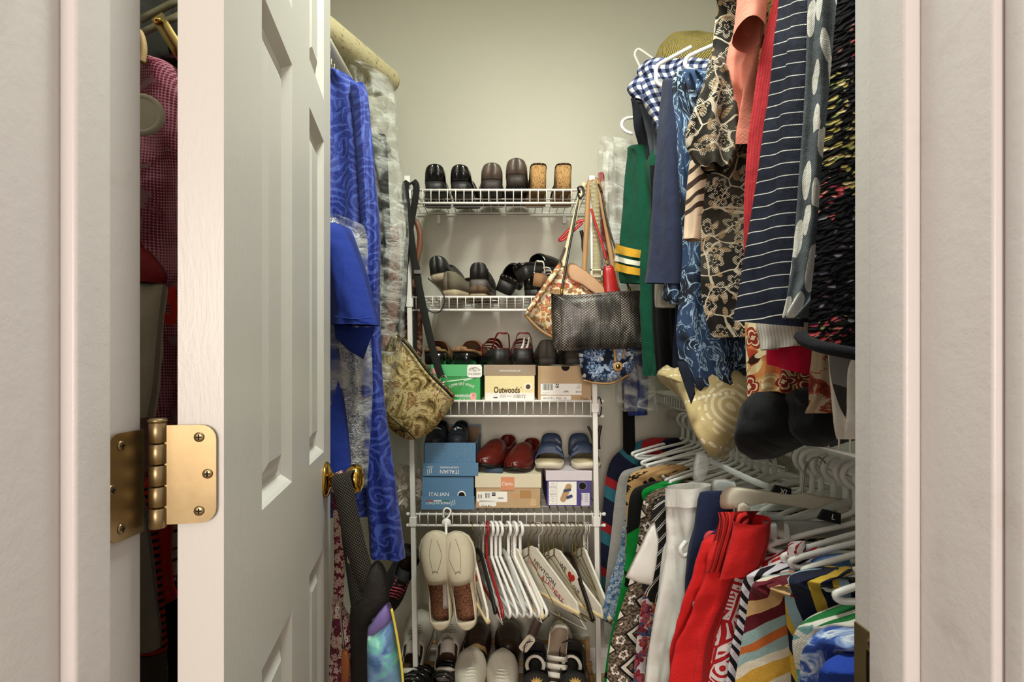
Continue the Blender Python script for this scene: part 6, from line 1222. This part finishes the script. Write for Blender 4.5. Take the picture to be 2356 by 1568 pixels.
drape('trouser_legs', wj, pr(1.13, 1.07, (1120, 1536, 1634), (1150, 1536, 1634), (1200, 1538, 1632), (1260, 1540, 1628), (1330, 1526, 1622), (1420, 1508, 1606), (1500, 1495, 1592), (1560, 1488, 1586), (1580, 1486, 1582)), .075, t, 1.6, .012, 81, open_top=True, wr=.006, pw=2.)
drape('waistband', wj, pr(1.13, 1.07, (1117, 1535, 1635), (1158, 1535, 1635)), .083, t, 1.6, .004, 81, nv=8, open_top=True, wr=.002, pw=2.)
drape('waistband_lining', fabric('white lining', '#cfcac2', .85, .1, .04), pr(1.132, 1.068, (1119, 1537, 1633), (1150, 1537, 1633)), .074, t, 1.6, .004, 81, nv=8, open_top=True, wr=.002, pw=2.)
text('14', .014, inkb, frame(P(1570, 1136, 1.134), (1, -.2, -.05), (.0, -.35, 1)), t); text('PETITE', .009, inkb, frame(P(1572, 1143, 1.134), (1, -.2, -.05), (.0, -.35, 1)), t)
MB().tube([P(1578, 1245, 1.045), P(1566, 1262, 1.04), P(1572, 1278, 1.04), P(1590, 1270, 1.035), P(1596, 1252, 1.03)], .0045, 8, 6).obj('drawstring', wj, t)
garment('white_tunic', 'white tunic with stitched hem beneath the white trousers', 'tunic', fabric('white jersey', '#d6d3cc', .85, .2, .04), 1.16, 1.13, ((1220, 1555, 1600), (1250, 1530, 1620), (1300, 1520, 1620), (1400, 1510, 1600), (1500, 1494, 1590), (1558, 1486, 1580), (1572, 1488, 1576)), .04, 1.5, .008, 82, 0)
garment('navy_trousers', 'dark navy trousers fold between white trousers and red shorts', 'trousers', fabric('dark navy denim', '#18203a', .8, .15), 1.04, .99, ((1128, 1652, 1664), (1142, 1636, 1668), (1170, 1622, 1670), (1215, 1602, 1672), (1255, 1588, 1670), (1310, 1584, 1660), (1450, 1578, 1650)), .06, 1.2, .010, 83, 0)
garment('lettered_tee', 'navy tee covered in coral and white block lettering', 't-shirt', pat_letters('navy block lettering', '#171b3c', '#c9464a', '#c9c4c0'), 1.0, .97, ((1212, 1640, 1700), (1224, 1612, 1720), (1250, 1600, 1720), (1330, 1590, 1710), (1430, 1578, 1700), (1520, 1570, 1680), (1640, 1560, 1670)), .03, 2., .008, 84, 0)
rdf = fabric('bright red cotton', '#c11f1f', .8, .2, .06); t = thing('red_shorts', 'bright red shorts with gathered elastic waist', 'shorts', P(1640, 1600, .95), G2)
drape('shorts_body', rdf, ext(pr(.97, .91, (1228, 1636, 1706), (1262, 1622, 1698), (1320, 1608, 1686), (1390, 1592, 1660), (1430, 1582, 1642), (1500, 1576, 1620), (1640, 1574, 1610)), 9), .06, t, 2., .016, 85, wr=.010)
gat = Mt('gathered red elastic', .85, .2); gq = gat.sep(gat.uv); gat.color(gat.mix((gq[0]*900.).sin()*.5+.5, '#a81818', '#c92a26')); gat.bump((gq[0]*900.).sin(), .004)
drape('waistband', gat, pr(.955, .92, (1176, 1690, 1716), (1190, 1672, 1722), (1225, 1650, 1722), (1270, 1638, 1712), (1300, 1630, 1700)), .07, t, 1., .008, 86, open_top=True, wr=.006)
drape('waistband_loop', rdf, pr(.93, .89, (1184, 1700, 1762, 1204), (1215, 1700, 1764), (1250, 1697, 1760), (1290, 1690, 1748), (1320, 1686, 1740)), .075, t, 1., .006, 87, open_top=True, pw=2.)
pouch('drawstring_bow', [(1595, 1388), (1610, 1382), (1618, 1392), (1608, 1402), (1596, 1400)], .925, .02, plain('white cord', '#d3cfc8', .8), t, amp=.006)
rw = pat_graphic('red tribal print on white', '#d6ccc9', '#a31c22', 17.); t = thing('red_print_tunic', 'white tunic with red tribal print and dotted collar', 'tunic', P(1680, 1600, .9), G2)
drape('tunic_body', rw, ext(pr(.92, .88, (1250, 1845, 1890), (1268, 1790, 1900), (1286, 1735, 1900), (1308, 1698, 1890), (1350, 1682, 1880), (1430, 1660, 1860), (1500, 1634, 1850), (1570, 1618, 1850), (1660, 1610, 1850)), 4), .05, t, 2., .012, 88)
drape('collar', pat_floral('red dots on white', '#d6cfcc', [('#a31c22', '#a31c22')], 60., 1, .2), pr(.885, .87, (1246, 1820, 1850), (1262, 1812, 1854), (1284, 1815, 1852)), .04, t, 1., .003, 89)
garment('zebra_top', 'black and white zebra-striped top beside striped sweater', 'top', pat_hstripes('zebra print', [(0, '#14131a'), (.45, '#cfc9d2')], .019, slant=.9, wob=.03), .88, .85, ((1286, 1840, 1900), (1300, 1775, 1900), (1318, 1726, 1890), (1342, 1708, 1880), (1420, 1698, 1860), (1500, 1680, 1850), (1660, 1660, 1850)), .03, 2., .008, 90)
st_ = pat_hstripes('maroon gold cream stripes', [(0, '#5c1420'), (.16, '#d8cdb8'), (.27, '#c99a3c'), (.42, '#d8cdb8'), (.50, '#8fa8a8'), (.58, '#b8622e'), (.66, '#8fa8a8'), (.76, '#5c1420'), (.88, '#c9a472')], .20, slant=-.8, wob=.03)
garment('striped_sweater', 'maroon, gold and cream striped sweater near the jamb', 'sweater', st_, .84, .80, ((1322, 1790, 1850), (1330, 1752, 1860), (1350, 1728, 1870), (1420, 1716, 1870), (1490, 1704, 1860), (1560, 1692, 1850), (1660, 1684, 1850)), .05, 2.5, .014, 91)
ny = pat_hstripes('navy yellow blue stripes', [(0, '#141a30'), (.30, '#c9a63c'), (.50, '#141a30'), (.70, '#c9a63c'), (.82, '#93b0bd')], .075, vert=True, slant=.35, wob=.02)
garment('navy_yellow_top', 'navy, yellow and pale blue striped top on lower rod', 'top', ny, .80, .77, ((1308, 1890, 1960), (1316, 1836, 1965), (1336, 1808, 1970), (1390, 1806, 1970), (1470, 1814, 1970), (1560, 1820, 1970), (1660, 1822, 1970)), .045, 2., .010, 92)
garment('sky_blue_shirt', 'sky blue collar folded over a white hanger', 'shirt', fabric('sky blue cotton', '#5f83b8', .8), .86, .83, ((1276, 1900, 1950), (1286, 1868, 1955), (1310, 1856, 1960), (1340, 1850, 1960), (1500, 1850, 1960)), .03, 1., .006, 93, 4)
lf = pat_leaves('green palm leaves on white', '#d3cec2', ['#1f6a34', '#6f9c9a'], 8., .5, .2, 3., .4, 24.)
garment('palm_print_shirt', 'white shirt with green palm leaves at the bottom corner', 'shirt', lf, .76, .73, ((1384, 1960, 2050), (1402, 1905, 2060), (1428, 1850, 2060), (1460, 1826, 2060), (1500, 1824, 2060), (1560, 1834, 2060), (1660, 1836, 2060)), .04, 1.5, .008, 94)
td = pat_blotch('indigo tie-dye', [(0, '#16224f'), (.44, '#2f4a94'), (.52, '#7d93c0'), (.58, '#c9d0d8'), (.64, '#3a559c')], 22., const=False)
garment('tie_dye_top', 'indigo and white tie-dye top at the bottom by the strike plate', 'top', td, .725, .70, ((1436, 1970, 2080), (1452, 1900, 2090), (1476, 1862, 2090), (1506, 1843, 2090), (1560, 1840, 2090), (1660, 1838, 2090)), .04, 1.5, .008, 95)
garment('royal_blue_top', 'plain royal blue top in the bottom corner below the tie-dye', 'top', fabric('royal blue jersey', '#23409c', .85, .2), .695, .67, ((1506, 1965, 2100), (1518, 1915, 2110), (1540, 1888, 2110), (1580, 1882, 2110), (1680, 1880, 2110)), .04, 1., .006, 96)
# --- hangers along the lower rod
g = 'white hangers on the lower rod'
proto = {}
def rhang(kind, mat, Y, yaw, lb, half=.215, neck=.088, drop=.048, tilt=0.):
    k = (kind, mat.mat.name, half)
    if k in proto: t = copy_tree(proto[k]); t['label'] = lb
    else: t = make_hanger(kind, 'coat_hanger', lb, g, half, neck, mat, drop); proto[k] = t
    t.matrix_basis = Matrix.Translation((RX, Y, .978+.0145)) @ Matrix.Rotation(math.radians(180+yaw), 4, 'Z') @ Matrix.Rotation(math.radians(tilt), 4, 'Y'); return t
ORD = 'first second third fourth fifth sixth seventh eighth ninth tenth eleventh twelfth thirteenth fourteenth fifteenth sixteenth seventeenth eighteenth nineteenth twentieth twenty-first twenty-second twenty-third twenty-fourth twenty-fifth twenty-sixth twenty-seventh twenty-eighth'.split()
wh = [(1.92, 6), (1.86, 4), (1.80, 9), (1.75, 3), (1.705, 8), (1.66, 2), (1.62, 6), (1.575, 10), (1.53, 4), (1.49, 7), (1.45, 1), (1.41, 5), (1.37, 8), (1.33, 3), (1.29, 6), (1.25, 9), (1.13, 22), (1.09, -14), (1.06, 18), (1.02, 10), (.985, 16), (.955, -8), (.92, -2), (.885, 4), (.85, -3), (.815, 2), (.775, -4), (.74, 1)]
for i, (Y, a) in enumerate(wh): rhang('tube', wplh, Y, (a*1.6+random.uniform(-4, 4)+8) if Y > 1.15 else a*(1 if Y > .95 else .5), 'white tubular hanger, %s from the back wall along the lower rod' % ORD[i], tilt=random.uniform(-2, 2), half=.195 if Y > 1.15 else .165)
for i, (Y, a, lb) in enumerate(((1.20, -6, 'clear plastic clip hanger farthest along the lower rod'), (1.14, 5, 'clear plastic clip hanger behind the cream one'), (1.03, -5, 'clear plastic clip hanger in front of the cream one'), (.965, 3, 'clear plastic clip hanger nearest the jamb'))): rhang('clip', clrh, Y, a, lb, .17, .10)
crh = plain('cream hanger plastic', '#b9b09f', .3)
t = thing('clip_hanger', 'broad cream plastic clip hanger above the red shorts', 'hanger', P(1800, 1180, .98), g)
def bar(pts, Y, w_, mt, par, nm, th=.012): 
    return pouch(nm, pts, Y, th, mt, par, smooth=2, puff=.25)
pouch('body', [(1658, 1168), (1657, 1140), (1670, 1122), (1690, 1118), (1760, 1128), (1826, 1138), (1850, 1132), (1885, 1140), (1950, 1150), (1955, 1172), (1900, 1174), (1850, 1168), (1780, 1158), (1690, 1146), (1680, 1160), (1676, 1170)], .98, .016, plain('ivory hanger plastic', '#cfc7b2', .35), t, smooth=2, puff=.2)
MB().tube([P(1846, 1140, .98), P(1850, 1090, .98), P(1862, 1060, .97), P(1885, 1052, .96), P(1900, 1066, .95)], .0018, 6, 6).obj('hook', ch, t)
for x in (1708, 1936): pouch('clip', [(x-14, 1156), (x+14, 1158), (x+16, 1215), (x-10, 1214)], .975, .02, plain('ivory hanger plastic', '#cfc7b2', .35), t, smooth=2, puff=.2)
MB().tube([P(1698, 1240, .955), P(1697, 1215, .955), P(1702, 1192, .955), P(1714, 1186, .955), P(1722, 1200, .955)], .0022, 6, 6).obj('clip_spring', ch, t)
t = thing('clip_hanger', 'clear grey clip hanger with square clamp above dotted collar', 'hanger', P(1850, 1230, .93), g)
pouch('bar', [(1760, 1196), (1800, 1195), (1950, 1200), (1990, 1206), (1990, 1232), (1900, 1234), (1800, 1230), (1762, 1228)], .93, .014, Mt('grey clear plastic', .15, .6).color('#a9aaa4') if False else plain('smoky clear plastic', '#8f918b', .15, .6), t, smooth=1, puff=.2)
pouch('clamp', [(1758, 1198), (1808, 1197), (1816, 1235), (1806, 1243), (1775, 1242), (1762, 1232)], .915, .03, clearp, t, smooth=1, puff=.2)
MB().box(tuple(P(1788, 1240, .90)), tuple(P(1800, 1199, .905))).obj('steel_clip', ch, t, False)
sizem = plain('black size tab', '#121212', .4)
for x, y, Y, s_, lb in ((1795, 1128, .99, 'XL', 'black XL size tab clipped on a hanger hook'), (1906, 1185, .92, 'L', 'black L size tab clipped on a hanger hook')):
    t = thing('size_tab', lb, 'tag', P(x, y, Y)); M = frame(P(x, y, Y), (1, -.1, -.22), (.22, 0, 1)); MB().plate([(-.018, -.009), (.018, -.009), (.015, .009), (-.012, .009)], .008, M).obj('tab', sizem, t, False); text(s_, .013, wink, M @ Matrix.Translation((.004, 0, .0086)), t)
t = thing('clip_hanger', 'transparent bar hanger angled across the white hooks', 'hanger', P(1700, 1090, 1.10), g)
MB().tube([P(1605, 1048, 1.2), P(1640, 1062, 1.16), P(1720, 1100, 1.08), P(1770, 1120, 1.04)], .0065, 8, 5, (1, .6)).obj('bar', clearp, t); pouch('clip', [(1602, 1040), (1632, 1052), (1618, 1110), (1594, 1100)], 1.17, .022, clearp, t, smooth=2, puff=.25)
pouch('clip', [(1640, 1100), (1690, 1106), (1690, 1140), (1660, 1150), (1640, 1130)], 1.06, .022, clearp, t, smooth=2, puff=.25)
